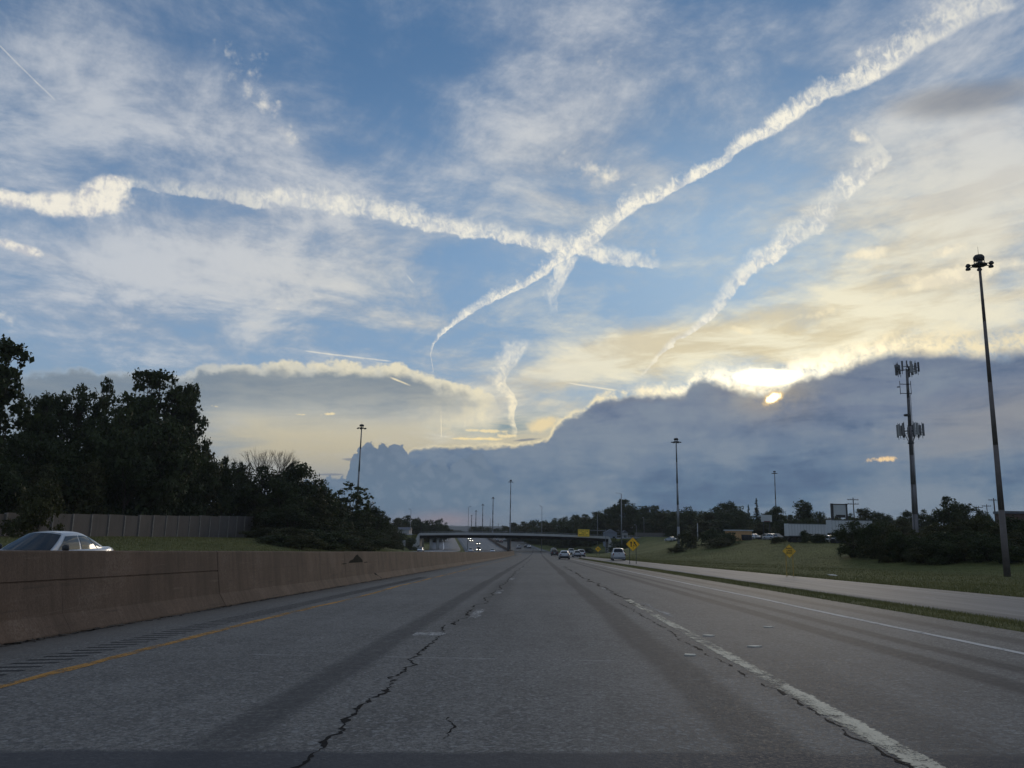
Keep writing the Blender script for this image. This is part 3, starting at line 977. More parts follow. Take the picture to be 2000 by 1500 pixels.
w1 = wander(3, 0.013, 0.8)
stripe('lane_line', lambda y: 2.28 + 0.0055 * (y - 4), 0.19, 3.0, 21.5, M['white_line'], 0.5, 0.0, seed=1)
stripe('lane_line', lambda y: 2.62 + w1(y) * 0.5, 0.07, 16.0, 20.0, M['faint_line'], 0.2, 0.012, seed=2)
for k, (a, b_) in enumerate(((25, 28.5), (37, 40.2), (49, 52.2), (61, 64), (73, 76), (85, 88), (97, 100), (109, 112))):
    stripe('lane_line', lambda y: 2.30 + w1(y) * 0.4, 0.06, a, b_, M['faint_line'], 0.5, 0.01, seed=10 + k)
for k, a in enumerate((12.4, 15.4, 24.5, 36.7, 48.9, 61.1, 73.3, 85.5, 97.7)):
    stripe('lane_line', lambda y: -1.33 + (0.10 if k != 0 else -0.30) + 0.02 * k, 0.10 if k else 0.22, a - (0.22 if k == 0 else 0),
           a + (0.35 if k == 0 else 2.7 if k == 1 else 2.2), M['faint_line'], 0.12, 0.02, seed=30 + k)
w2 = wander(5, 0.05, 4.0)
stripe('edge_line', lambda y: -5.00 + w2(y), 0.075, 3.0, 62, M['yellow_line'], 0.35, 0.014, seed=4)
stripe('edge_line', lambda y: -5.02, 0.05, 62, 330, M['yellow_line'], 3.0, 0.0, seed=4)
stripe('edge_line', lambda y: 5.98 + w2(y) * 0.4, 0.06, 3.0, 60, M['edge_white'], 0.4, 0.006, seed=6)
stripe('edge_line', lambda y: 5.98, 0.06, 60, 330, M['edge_white'], 3.0, 0.0, seed=6)
zramp = lambda u, y: z_main(u, y) - f_drop(y)
for k, a in enumerate(range(8, 110, 12)):
    stripe('ramp_line', lambda y: float(f_a(y) + f_b(y)) / 2, 0.06, a, a + 3, M['faint_line'], 0.75, 0.0, zf=zramp, seed=50 + k)
stripe('ramp_line', lambda y: float(f_b(y)) - 0.9, 0.05, 0, 240, M['faint_line'], 2.0, 0.0, zf=zramp, seed=66)
zopp = lambda u, y: f_zp(y) + 0.012 * (-8 - u)
stripe('edge_line', lambda y: float(f_L(y)) + 1.6, 0.07, 300, 620, M['edge_white'], 4, 0, 0.02, zf=zopp, seed=70)
stripe('edge_line', lambda y: -36.2, 0.16, 260, 620, simple('white_paint', (0.7, 0.7, 0.7)), 4, 0, 0.02, zf=lambda u, y: f_zp(y) + 0.22, seed=71)
for q in (-12.2, -15.8, -19.4):
    for a in range(300, 560, 12):
        stripe('lane_line', lambda y: q - 0.4, 0.08, a, a + 3, M['white_dash'], 3, 0, 0.02, zf=zopp, seed=72)


# long cracks: thin ragged filled seams
def crack(u0, y0, y1, hw, seed, step=0.07, amp=0.045, gaps=0.0):
    r = np.random.default_rng(seed)
    ys = np.arange(y0, y1, step)
    n = len(ys)
    us = np.cumsum(r.normal(0, amp, n))
    kk = min(31, n)
    us = us - np.convolve(us, np.ones(kk) / kk, 'same')[:n] * 0.75
    us = u0 + np.clip(us, -0.16, 0.16)
    h = hw * np.clip(r.gamma(1.6, 0.6, n), 0.12, 3.2)
    vs, fs = [], []
    live = r.random(n) > gaps
    for i in range(n):
        for s in (-1, 1):
            u = us[i] + s * h[i]
            vs.append((float(f_xc(ys[i])) + u, ys[i], float(z_main(u, ys[i])) + 0.0025))
        if i and (live[i] or live[i - 1]):
            b_ = 2 * i
            fs.append((b_ - 2, b_ - 1, b_ + 1, b_))
    return vs, fs


for nm, args in (('seam_crack', (-0.62, 5.6, 6.3, 0.006, 27, 0.05, 0.02)), ('seam_crack', (-1.40, 3.4, 14, 0.013, 21, 0.045, 0.020)), ('seam_crack', (-1.38, 14, 60, 0.020, 22, 0.12, 0.025, 0.4)),
                 ('seam_crack', (2.36, 19, 75, 0.055, 23, 0.2, 0.025, 0.3)), ('seam_crack', (2.17, 3.5, 20, 0.010, 24, 0.08, 0.016, 0.5)),
                 ('seam_crack', (-1.30, 60, 150, 0.03, 25, 0.5, 0.03, 0.6))):
    v, f = crack(*args)
    tag(link(nm, np_mesh(nm, v, f, M['tar'])), kind='structure')
# rumble grooves on the left shoulder: short slanting dark marks, flat on the surface
mb = MB()
for y in np.arange(6.0, 40, 0.30):
    for k in range(1):
        p = [(-5.85, y), (-5.38, y + 0.10), (-5.38, y + 0.19), (-5.85, y + 0.09)]
        mb.add([(x, yy, float(z_main(x, yy)) + 0.003) for x, yy in p], [(0, 1, 2, 3)])
tag(link('rumble_strip', mb.mesh('rumble_strip', simple('groove_asphalt', (0.050, 0.050, 0.052), 0.9, 0, 0.2, 2.0, 0.05))), kind='structure')

# ------------------------------------------------------------------ median barrier
def barrier_profile(notch):
    half = [(0.41, 0.0), (0.40, 0.075), (0.24, 0.33), (0.205, 0.55), (0.165, 0.815)]
    half += [(0.145, 0.823), (0.145, 0.838), (0.162, 0.846)] if notch else [(0.164, 0.82), (0.163, 0.84), (0.162, 0.85)]
    half += [(0.105, 1.25), (0.085, 1.275)]
    return half


U_BAR = -7.50
barrier = empty('concrete_barrier', (U_BAR, 12, float(z_main(U_BAR, 12)) - 0.1), 0,
                'long brown concrete median barrier along the left edge of the road', 'barrier')
_inv = -Vector(barrier.location)


def barrier_segment(y0, y1, r, notch):
    half = barrier_profile(notch)
    off = (r.normal(0, 0.003), r.normal(0, 0.004))
    prof = [(h + off[0], z + off[1] * (z > 0.1)) for h, z in half] + [(-h + off[0], z + off[1] * (z > 0.1)) for h, z in reversed(half)]
    ys = [y0 + 0.002, y0 + 0.012] + list(np.linspace(y0, y1, 4)[1:-1]) + [y1 - 0.012, y1 - 0.002]
    vs, fs, n = [], [], len(prof)
    for k, y in enumerate(ys):
        inset = 0.004 if k in (0, len(ys) - 1) else 0.0
        x0 = float(f_xc(y)) + U_BAR
        zb = float(z_main(U_BAR, y)) - 0.03
        for h, z in prof:
            hh = h - math.copysign(inset, h)
            vs.append((x0 + hh + _inv.x, y + _inv.y, zb + z - (inset if z > 1.2 else 0) + _inv.z))
    for k in range(len(ys) - 1):
        for i in range(n):
            j = (i + 1) % n
            fs.append((k * n + i, k * n + j, (k + 1) * n + j, (k + 1) * n + i))
    fs.append(tuple(range(n)))
    fs.append(tuple((len(ys) - 1) * n + i for i in range(n - 1, -1, -1)))
    m = MB()
    m.add(vs, fs)
    return m.build('barrier_segment', M['barrier'], barrier)


_r = np.random.default_rng(11)
y = 0.1
while y < 610:
    step = 6.1 if y < 350 else 18.3
    barrier_segment(y, y + step, _r, y + step < 18.6)
    y += step


def on_face(y, h):
    """a point on the near face of the barrier, h above its foot"""
    half = barrier_profile(False)
    hs, zs = [p[0] for p in half], [p[1] for p in half]
    return Vector((float(f_xc(y)) + U_BAR + float(np.interp(h, zs, hs)) + 0.006, y, float(z_main(U_BAR, y)) - 0.03 + h))


spall_shade_mat = simple('spall_hole_shade', (0.012, 0.014, 0.012), 0.95, 0, 0.5, 6.0, 0.03)  # near-black colour paints in the shade inside the broken holes


def spall(pts, name='spall_shade_patch'):
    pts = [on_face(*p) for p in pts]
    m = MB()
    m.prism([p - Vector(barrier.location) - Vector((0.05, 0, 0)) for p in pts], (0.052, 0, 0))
    m.build(name, spall_shade_mat, barrier)


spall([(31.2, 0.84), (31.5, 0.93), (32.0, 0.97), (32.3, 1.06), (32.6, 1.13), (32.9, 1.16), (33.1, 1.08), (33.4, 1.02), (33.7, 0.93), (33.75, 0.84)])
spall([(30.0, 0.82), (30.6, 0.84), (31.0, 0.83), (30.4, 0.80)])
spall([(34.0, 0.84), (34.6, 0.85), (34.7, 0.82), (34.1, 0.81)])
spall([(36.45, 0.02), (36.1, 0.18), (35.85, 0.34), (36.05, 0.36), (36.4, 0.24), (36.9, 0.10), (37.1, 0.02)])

# dirt and weeds collected along the foot of the barrier
mb = MB()
_r = np.random.default_rng(5)
for k in range(1500):
    y = 5 + 55 * _r.random() ** 1.6
    u = U_BAR + 0.40 + abs(_r.normal(0, 0.05))
    s = _r.uniform(0.012, 0.04)
    c = Vector((u, y, float(z_main(u, y)) + s * 0.25))
    q = [c + Vector((_r.normal(0, s), _r.normal(0, s * 1.6), _r.uniform(-0.2, 0.6) * s)) for _ in range(4)]
    mb.add(q, [(0, 1, 2), (0, 2, 3), (0, 3, 1), (1, 3, 2)])
tag(mb.build('grit', simple('road_grit', (0.05, 0.042, 0.033), 0.95, 0, 0.4)), kind='stuff')

# ------------------------------------------------------------------ overpass
BY = 350.0
BX0, BX1 = -51.0, 30.5
BW = 11.0
ZPIER = float(f_zp(BY))


def arch(x):
    t = (x - (BX0 + BX1) / 2) / ((BX1 - BX0) / 2)
    return 0.95 + 0.75 * (1 - t * t) - 0.012 * 0


bridge = empty('overpass_bridge', (-10, BY, ZPIER), 0, 'long grey concrete and steel overpass crossing above the highway', 'bridge')
bi = -Vector(bridge.location)


def deck_piece(name, y0, y1, dz0, dz1, mat, x0=BX0, x1=BX1, n=24):
    m = MB()
    xs = np.linspace(x0, x1, n)
    vs, fs = [], []
    for x in xs:
        z = arch(x)
        for yy, zz in ((y0, dz0), (y1, dz0), (y1, dz1), (y0, dz1)):
            vs.append(Vector((x, yy, z + zz)) + bi)
    for i in range(n - 1):
        for a in range(4):
            b_ = (a + 1) % 4
            fs.append((i * 4 + a, i * 4 + b_, i * 4 + 4 + b_, i * 4 + 4 + a))
    fs += [(0, 1, 2, 3), tuple((n - 1) * 4 + k for k in (3, 2, 1, 0))]
    m.add(vs, fs)
    return m.build(name, mat, bridge)


deck_piece('deck', BY - BW / 2, BY + BW / 2, -0.95, -0.55, M['concrete'])
for s in (-1, 1):
    ye = BY + s * (BW / 2 + 0.12)
    deck_piece('parapet', ye - 0.16, ye + 0.16, -0.98, 0.0, M['concrete'])
    deck_piece('handrail', ye - 0.06, ye + 0.06, 0.42, 0.52, M['steel'])
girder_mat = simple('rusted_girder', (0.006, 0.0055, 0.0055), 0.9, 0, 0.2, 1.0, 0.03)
for k, yy in enumerate(np.linspace(BY - BW / 2 + 0.7, BY + BW / 2 - 0.7, 5)):
    deck_piece('girder', yy - 0.28, yy + 0.28, -2.25, -0.96, girder_mat)
for s in (-1, 1):
    ye = BY + s * (BW / 2 + 0.12)
    for x in np.arange(BX0 + 1, BX1, 3.0):
        m = MB()
        m.box(Vector((x, ye, arch(x) + 0.2)) + bi, (0.09, 0.09, 0.44))
        m.build('rail_post', M['steel'], bridge)


def pier(x, wide, mat=M['concrete'], thin=1.3, cap=True):
    zt = arch(x) - 2.25
    zb = gz(x, BY) - 0.6 if abs(x + 12) > 3 else ZPIER - 0.6
    m = MB()
    m.box(Vector((x, BY, (zt - 0.5 + zb) / 2)) + bi, (thin, wide, zt - 0.5 - zb))
    p = m.build('pier', mat, bridge)
    m = MB()
    m.box(Vector((x, BY, zt - 0.27)) + bi, (thin + 0.3, BW - 0.8, 0.5))
    c = m.build('pier_cap', mat, p)


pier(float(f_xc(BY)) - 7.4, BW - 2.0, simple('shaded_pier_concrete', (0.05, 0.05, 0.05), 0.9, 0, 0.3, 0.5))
for x in (-46.2, -43.2):
    zt, zb = arch(x) - 2.25, gz(x, BY - 2) - 0.8
    m = MB()
    m.tube(Vector((x, BY - 2.5, zb)) + bi, Vector((x, BY - 2.5, zt)) + bi, 0.62, 0.62, 14)
    m.build('column', M['concrete'], bridge, smooth=True)
for x0, s in ((BX0, -1), (BX1, 1)):
    z = arch(x0)
    m = MB()
    m.box(Vector((x0 + s * 0.2, BY, z - 4.6)) + bi, (0.4, BW - 1.2, 8.0))
    m.build('abutment', M['concrete'], bridge)
    m = MB()
    m.box(Vector((x0 + s * 2.2, BY, z - 4.7)) + bi, (3.55, BW - 1.6, 8.0))
    m.build('earth_fill', M['turf'], bridge)
    for f in (-1, 1):                                       # sloping wing walls
        yy = BY + f * (BW / 2 + 0.3)
        m = MB()
        poly = [(x0 - s * 0.2, yy, z - 0.4), (x0 + s * 0.35, yy, z - 0.3), (x0 + s * 3.2, yy + f * 1.6, z - 7.6), (x0 - s * 0.6, yy, z - 7.6)]
        m.prism([Vector(p) + bi for p in poly], (0, f * 0.35, 0))
        m.build('wing_wall', M['concrete'], bridge)
# the road it carries, on its embankments
for xa, xb in ((-400, BX0 - 3.0), (BX1 + 3.0, 420)):
    m = MB()
    xs = np.linspace(xa, xb, 20)
    vs, fs = [], []
    for x in xs:
        zz = arch(BX0) - 0.55
        for yy, dz in ((BY - 6.2, -0.35), (BY - 5.0, 0), (BY + 5.0, 0), (BY + 6.2, -0.35)):
            vs.append((x, yy, max(zz, gz(x, BY) + 0.15) + dz))
    for i in range(19):
        for a in range(3):
            fs.append((i * 4 + a, i * 4 + a + 1, i * 4 + a + 5, i * 4 + a + 4))
    m.add(vs, fs)
    tag(link('cross_road', m.mesh('cross_road', M['asphalt_far'])), kind='structure')
    m = MB()                                                # embankment skirt
    vs, fs = [], []
    for x in xs:
        zz = max(arch(BX0) - 0.55, gz(x, BY) + 0.15)
        for yy, z_ in ((BY - 13, min(gz(x, BY - 13), zz) - 0.2), (BY - 6.3, zz - 0.36), (BY + 6.3, zz - 0.36), (BY + 13, min(gz(x, BY + 13), zz) - 0.2)):
            vs.append((x, yy, z_))
    for i in range(19):
        for a in (0, 2):
            fs.append((i * 4 + a, i * 4 + a + 1, i * 4 + a + 5, i * 4 + a + 4))
    m.add(vs, fs)
    tag(link('embankment', m.mesh('embankment', M['turf'])), kind='structure')

# guard fence posts beside the cross road, right of the bridge
gr = empty('guard_rail', (38, BY - 6.6, gz(38, BY - 6.6)), 0, 'low grey guard rail on the embankment right of the overpass', 'guard rail')
for x in np.arange(33.5, 70, 4.0):
    m = MB(); m.box(Vector((x, BY - 6.6, 0.9)) - gr.location, (0.15, 0.15, 1.6)); m.build('post', M['steel'], gr)
m = MB(); m.box(Vector((52, BY - 6.75, 1.35)) - gr.location, (38, 0.08, 0.32)); m.build('rail', M['steel'], gr)

# ------------------------------------------------------------------ sound wall behind the left verge
WX = -50.0
wall = empty('sound_wall', (WX, 95, gz(WX, 95)), 0, 'long grey panelled concrete sound wall below the trees on the left', 'wall')
wi = -Vector(wall.location)
simple_post = simple('wall_post_concrete', (0.19, 0.17, 0.15), 0.9, 0, 0.2)
_r = np.random.default_rng(21)
y = 52.0
k = 0
while y < 139:
    step = 3.6
    yc = y + step / 2
    zb = gz(WX, yc) - 0.8
    zt = 1.22 + 0.0155 * yc + (0.10 if yc > 117 else 0) - 0.10 * (k % 7 == 5)
    m = MB()
    m.box(Vector((WX + _r.normal(0, 0.012), yc, (zb + zt) / 2)) + wi, (0.16, step - 0.22, zt - zb))
    m.build('panel', M['wall'], wall)
    m = MB()
    m.box(Vector((WX + 0.04, y, (zb + zt) / 2 - 0.02)) + wi, (0.26, 0.20, zt - zb - 0.04))
    m.build('post', simple_post, wall)
    y += step
    k += 1


# ------------------------------------------------------------------ high-mast lights
def high_mast(px_b, py_b, px_t, py_t, dist, label, group=None, r0=0.36, near=False, base_z=None):
    b_ = at(px_b, py_b, dist)
    bz = base_z if base_z is not None else gz(b_.x, b_.y)
    if bz > b_.z + 3: bz = b_.z
    top = at(px_t, py_t, dist)
    H = top.z - bz
    t = empty('high_mast_light', (b_.x, b_.y, bz), 0, label, 'light mast', group or 'high-mast highway lights')
    dxt = max(-0.012 * H, min(0.012 * H, top.x - b_.x)) * 0.6
    m = MB()
    k = max(1.0, dist / 260)
    seg = 5
    for i in range(seg):
        z0, z1 = H * i / seg, H * (i + 1) / seg
        ra, rb = r0 * (1 - 0.62 * i / seg) * k, r0 * (1 - 0.62 * (i + 1) / seg) * k
        m.tube((dxt * i / seg, 0, z0 - (0.4 if i == 0 else 0)), (dxt * (i + 1) / seg, 0, z1), ra, rb, 12)
    m.build('pole', M['rust_steel'] if near else M['steel'], t, smooth=True)
    m = MB()
    m.lathe((dxt, 0, H), [(r0 * 0.4, -0.5), (0.62, -0.35), (0.62, -0.22), (0.3, -0.12)], 12)
    m.build('lamp_ring', M['darksteel'], t)
    m = MB()
    hs = 0.78 if near else 1.0
    m.lathe((dxt, 0, H), [(0.50 * hs, 0.16), (0.60 * hs, 0.32), (0.58 * hs, 0.5), (0.42 * hs, 0.66), (0.12, 0.72)], 14)
    for a in range(4):
        c, s = math.cos(a * 1.571 + 0.5) * 0.45, math.sin(a * 1.571 + 0.5) * 0.45
        m.tube((dxt + c, s, H - 0.25), (dxt + c * 1.05, s * 1.05, H + 0.3), 0.04, 0.04, 5)
    m.build('hood', M['darksteel'], t)
    for a in range(6):
        an = a * math.pi / 3 + 0.25 + px_b * 0.01
        c, s = math.cos(an), math.sin(an)
        m = MB()
        m.tube((dxt + c * 0.55, s * 0.55, H - 0.28), (dxt + c * 0.9, s * 0.9, H - 0.32), 0.045, 0.045, 5)
        m.lathe((dxt + c * 1.05, s * 1.05, H - 0.36), [(0.26 * hs, -0.12), (0.29 * hs, -0.04), (0.22 * hs, 0.06), (0.12, 0.14)], 9)
        m.build('luminaire', M['darksteel'], t)
    m = MB()
    m.tube((dxt, 0, H + 0.6), (dxt, 0, H + 1.5), 0.02, 0.01, 5)
    m.build('lightning_rod', M['darksteel'], t)
    return t


high_mast(1968, 1130, 1917, 512, 70, 'tallest nearest brown high-mast light pole on the grass at far right', r0=0.28, near=True)
high_mast(693, 1055, 708, 834, 200, 'grey high-mast light rising out of the leafy thicket on the left')
high_mast(1326, 1075, 1320, 861, 200, 'grey high-mast light on the grass slope right of the merge sign')
high_mast(1517, 1040, 1514, 923, 350, 'distant high-mast light behind the white billboards and semi-trailers', r0=0.3)
high_mast(996, 1048, 997.5, 940, 378, 'tallest of the row of median masts beyond the overpass', r0=0.28, base_z=-5.5)
high_mast(962, 1045, 963, 973, 500, 'second tallest median mast beyond the overpass', r0=0.28, base_z=-2)
for px, py, d, w in ((942.2, 986, 600, 'third'), (929, 998, 740, 'fourth'), (920.5, 1007, 860, 'smallest')):
    high_mast(px, 1040, px, py, d, w + ' of the distant median masts beyond the overpass, counted by falling height', r0=0.22, base_z=1.5)


# ------------------------------------------------------------------ utility poles and small lamps
def lamp_pole(px, py_t, py_b, dist, label, arm=0, r=0.13, cat='lamp post', name='street_lamp', cross=0, mat=None, group=None):
    b_ = at(px, py_b, dist)
    top = at(px, py_t, dist)
    bz = min(gz(b_.x, b_.y), b_.z)
    H = top.z - bz
    t = empty(name, (b_.x, b_.y, bz), 0, label, cat, group)
    k = max(1.0, dist / 300)
    m = MB(); m.tube((0, 0, -0.3), (0, 0, H), r * k, r * 0.62 * k, 8); m.build('pole', mat or M['steel'], t, smooth=True)
    if arm:
        m = MB(); m.tube((0, 0, H - 0.15), (arm, 0, H + 0.25), 0.06 * k, 0.05 * k, 6); m.build('arm', M['steel'], t)
        m = MB(); m.lathe((arm * 1.25, 0, H + 0.2), [(0.1, -0.12), (0.32, -0.1), (0.3, 0.05), (0.1, 0.14)], 8); m.build('lamp_head', M['steel'], t)
    for i in range(cross):
        z = H - 0.5 - 1.0 * i
        m = MB(); m.box((0, 0.1, z), (2.6, 0.12 * k, 0.14 * k)); c = m.build('crossarm', M['bark'], t)
        for q in (-1.15, -0.5, 0.5, 1.15):
            m = MB(); m.lathe((q, 0.1, z + 0.07), [(0.05 * k, 0), (0.08 * k, 0.1), (0.04 * k, 0.24)], 6); m.build('insulator', M['steel'], c)
    return t


lamp_pole(1214, 964, 1046, 330, 'tall grey pole with short lamp arm by the gabled house', arm=-1.6, r=0.24)
lamp_pole(1167, 1004, 1044, 362, 'thin pale lamp post behind the yellow sign on the overpass', r=0.10)
lamp_pole(1058, 989, 1043, 362, 'thin lamp post standing on the overpass right of the median pier', arm=-0.7, r=0.12)
lamp_pole(914, 990, 1043, 362, 'thin lamp post standing on the overpass left of the median pier', arm=0.7, r=0.12)
lamp_pole(801, 995, 1043, 362, 'thin lamp post on the left end of the overpass by the white house', arm=-0.7, r=0.12)
lamp_pole(1258, 1012, 1046, 340, 'short lamp post with small white head behind the low grey fence', arm=-0.3, r=0.08)
lamp_pole(1243, 1026, 1046, 335, 'very short lamp post beside the low grey fence', arm=-0.5, r=0.07)
lamp_pole(1363, 1022, 1058, 230, 'bare cut-off wooden pole left of the tan shop', name='wooden_post', cat='post', r=0.16, mat=M['concrete'])
lamp_pole(957, 1012, 1040, 600, 'faint thin pole between the median masts', name='utility_pole', cat='utility pole', r=0.14)
lamp_pole(973, 1022, 1040, 640, 'short faint pole among the far trees beyond the overpass', name='utility_pole', cat='utility pole', r=0.14)
lamp_pole(1670, 972, 1036, 190, 'dark utility pole with crossarms right of the large billboard', name='utility_pole', cat='utility pole', cross=2, r=0.17, mat=M['bark'])
lamp_pole(1945, 973, 1020, 210, 'tallest of the three utility poles left of the near mast', name='utility_pole', cat='utility pole', cross=1, r=0.22, mat=M['bark'])
lamp_pole(1930, 985, 1020, 230, 'middle of the three utility poles left of the near mast', name='utility_pole', cat='utility pole', cross=1, r=0.16, mat=M['bark'])
lamp_pole(1914, 988, 1020, 240, 'shortest of the three utility poles left of the near mast', name='utility_pole', cat='utility pole', cross=1, r=0.13, mat=M['bark'])

# ------------------------------------------------------------------ cell tower
d = 155
b_ = at(1788, 1035, d)
ct = empty('cell_tower', (b_.x, b_.y, gz(b_.x, b_.y)), 0, 'tall grey monopole cell tower with two rings of panel antennas', 'cell tower')
zc = lambda py: at(1778, py, d).z - ct.location.z
ztop = zc(722)
TX = 0.7
m = MB()
for i in range(6):
    z0, z1 = ztop * i / 6, ztop * (i + 1) / 6
    m.tube((TX * i / 6, 0, z0 - (0.5 if i == 0 else 0)), (TX * (i + 1) / 6, 0, z1), 0.56 - 0.055 * i, 0.56 - 0.055 * (i + 1), 12)
tower_mat = simple('tower_steel', (0.14, 0.13, 0.132), 0.6, 0.25, 0.10, 1.5)
m.build('pole', tower_mat, ct, smooth=True)
m = MB()
for s in (-1, 1):
    m.tube((s * 0.42 - 0.02, -0.45, 0.2), (TX * 0.86 + s * 0.3, -0.32, ztop * 0.86), 0.045, 0.045, 5)
m.build('cable', M['black'], ct)
ant_pale, ant_dark = simple('antenna_pale', (0.26, 0.26, 0.26), 0.5), simple('antenna_grey', (0.10, 0.10, 0.105), 0.5)


def antenna_ring(z, cx, rad, items, ph, height, brace):
    m = MB()
    for a in range(3):
        an = ph + a * 2.094
        c, s = math.cos(an), math.sin(an)
        for dz in (-height * 0.28, height * 0.28):
            m.box((cx + c * rad, s * rad, z + dz), (0.10, rad * 1.75, 0.10), an)
        for q in (-0.4, 0.4):
            m.tube((cx, 0, z), (cx + c * rad - s * q * rad, s * rad + c * q * rad, z - height * 0.05), 0.06, 0.06, 5)
    f = m.build('antenna_frame', M['darksteel'], ct)
    if brace:
        m = MB()
        for a in range(6):
            an = ph + a * 1.047
            m.tube((cx + 0.35 * math.cos(an), 0.35 * math.sin(an), z - 2.3), (cx + rad * 0.7 * math.cos(an), rad * 0.7 * math.sin(an), z - 0.5), 0.05, 0.05, 5)
        m.lathe((cx, 0, z - 2.35), [(0.55, -0.12), (0.62, 0), (0.55, 0.14)], 10)
        m.build('brace', M['darksteel'], f)
    for a in range(3):
        an = ph + a * 2.094
        c, s = math.cos(an), math.sin(an)
        for k, (q, w, h, pale, dz) in enumerate(items):
            x, y_ = cx + c * (rad + 0.2) - s * q * rad, s * (rad + 0.2) + c * q * rad
            m = MB(); m.tube((x - c * 0.12, y_ - s * 0.12, z - h * 0.62), (x - c * 0.12, y_ - s * 0.12, z + h * 0.68), 0.05, 0.05, 6)
            mt = m.build('mount_pipe', M['darksteel'], ct)
            m = MB(); m.box((x + c * 0.08, y_ + s * 0.08, z + dz), (0.2, w, h), an)
            m.build('antenna_panel', ant_pale if pale else ant_dark, mt)


antenna_ring(zc(722), TX, 1.45, [(-0.85, 0.32, 1.9, 0, 0.45), (-0.28, 0.22, 1.4, 0, 0.75), (0.25, 0.45, 2.2, 1, 0.2), (0.82, 0.3, 2.1, 0, -0.1)], 0.35, 1.2, False)
antenna_ring(zc(842), TX * 0.6, 1.6, [(-0.8, 0.34, 2.5, 1, 0.1), (-0.3, 0.5, 2.3, 1, 0.25), (0.3, 0.32, 2.0, 0, 0.0), (0.82, 0.45, 2.4, 0, 0.2)], 1.05, 1.1, True)
m = MB()
for s in (-1, 1):
    m.tube((s * 1.05, -0.4, zc(771)), (s * 1.05, -0.4, zc(745)), 0.055, 0.055, 6)
    for py in (751, 769):
        m.tube((0, -0.2, zc(py)), (s * 1.05, -0.4, zc(py)), 0.07, 0.07, 6)
m.lathe((-1.4, -0.45, zc(757)), [(0.05, -0.1), (0.26, -0.06), (0.28, 0.05), (0.1, 0.12)], 10)
m.tube((-1.05, -0.4, zc(757)), (-1.4, -0.45, zc(757)), 0.04, 0.04, 5)
m.build('side_frame', M['darksteel'], ct)
m = MB(); m.lathe((0, 0, zc(811)), [(0.42, -0.2), (0.55, -0.12), (0.55, 0.12), (0.42, 0.2)], 10); m.build('collar', M['darksteel'], ct)
for q, h in ((-1.6, 1.6), (-0.9, 2.0), (0.5, 1.3), (0.95, 2.4)):
    m = MB(); m.tube((q, 0.2, zc(718)), (q, 0.2, zc(718) + h * 0.62), 0.03, 0.02, 5); m.build('whip_antenna', M['darksteel'], ct)

# ------------------------------------------------------------------ signs
sign_y = simple('sign_orange_yellow', (0.95, 0.50, 0.010), 0.45, 0, 0.06)
sign_y2 = simple('sign_weathered_yellow', (0.80, 0.47, 0.05), 0.55, 0, 0.15)
sign_y3 = simple('sign_yellow', (0.92, 0.60, 0.03), 0.5, 0, 0.08)
sign_k = simple('sign_black', (0.012, 0.012, 0.012), 0.6)
sign_back = simple('sign_bare_metal', (0.30, 0.31, 0.32), 0.5, 0.3)


def text_mesh(parent, txt, size, loc, mat, width=None, name='lettering'):
    c = bpy.data.curves.new(name, 'FONT')
    c.body = txt
    c.size = size
    c.align_x = 'CENTER'
    c.align_y = 'CENTER'
    c.extrude = 0.004
    c.offset = size * 0.018
    c.resolution_u = 2
    c.materials.append(mat)
    tmp = bpy.data.objects.new(name, c)
    COL.objects.link(tmp)
    bpy.context.view_layer.update()
    me = bpy.data.meshes.new_from_object(tmp.evaluated_get(bpy.context.evaluated_depsgraph_get()))
    bpy.data.objects.remove(tmp)
    bpy.data.curves.remove(c)
    o = link(name, me, parent, loc)
    o.rotation_euler = (math.pi / 2, 0, 0)
    if width:
        xs = [v.co.x for v in me.vertices]
        o.scale = (width / max(1e-6, max(xs) - min(xs)), 1, 1)
    return o


def diamond(name, px, py, py_base, dist, side, label, board_mat, post_mat, post_r, spread, legs='two'):
    c = at(px, py, dist)
    bz = at(px, py_base, dist).z
    t = empty(name, (c.x, c.y, bz), 0, label, 'road sign')
    h = c.z - bz
    r = side / math.sqrt(2)
    k = 0.09 * side
    pts = []
    for a in range(4):                                         # rounded corners
        an = a * math.pi / 2
        p = Vector((math.cos(an) * r, 0, math.sin(an) * r))
        q0 = Vector((math.cos(an - math.pi / 2) * r, 0, math.sin(an - math.pi / 2) * r))
        q1 = Vector((math.cos(an + math.pi / 2) * r, 0, math.sin(an + math.pi / 2) * r))
        a0, a1 = p + (q0 - p).normalized() * k, p + (q1 - p).normalized() * k
        pts += [a0, a0 * 0.18 + a1 * 0.18 + p * 0.64 , a1]
    m = MB(); m.prism([p + Vector((0, 0, h)) for p in pts], (0, 0.015, 0))
    m.build('board', board_mat, t)
    m = MB()                                                   # thin black border just inside the edge
    n = len(pts)
    o_, i_ = [p * 0.955 for p in pts], [p * 0.925 for p in pts]
    vs = [p + Vector((0, -0.004, h)) for p in o_] + [p + Vector((0, -0.004, h)) for p in i_]
    m.add(vs, [(a, (a + 1) % n, n + (a + 1) % n, n + a) for a in range(n)])
    m.build('border', sign_k, t)
    for s in (-1, 1):
        m = MB()
        m.box((s * spread, 0.06, (h - r * 0.35 - 0.4) / 2), (post_r * 2, post_r * 1.6, h - r * 0.35 + 0.4))
        m.build('post', post_mat, t)
    return t, h


post_green = simple('green_post_steel', (0.05, 0.06, 0.05), 0.6, 0.2)


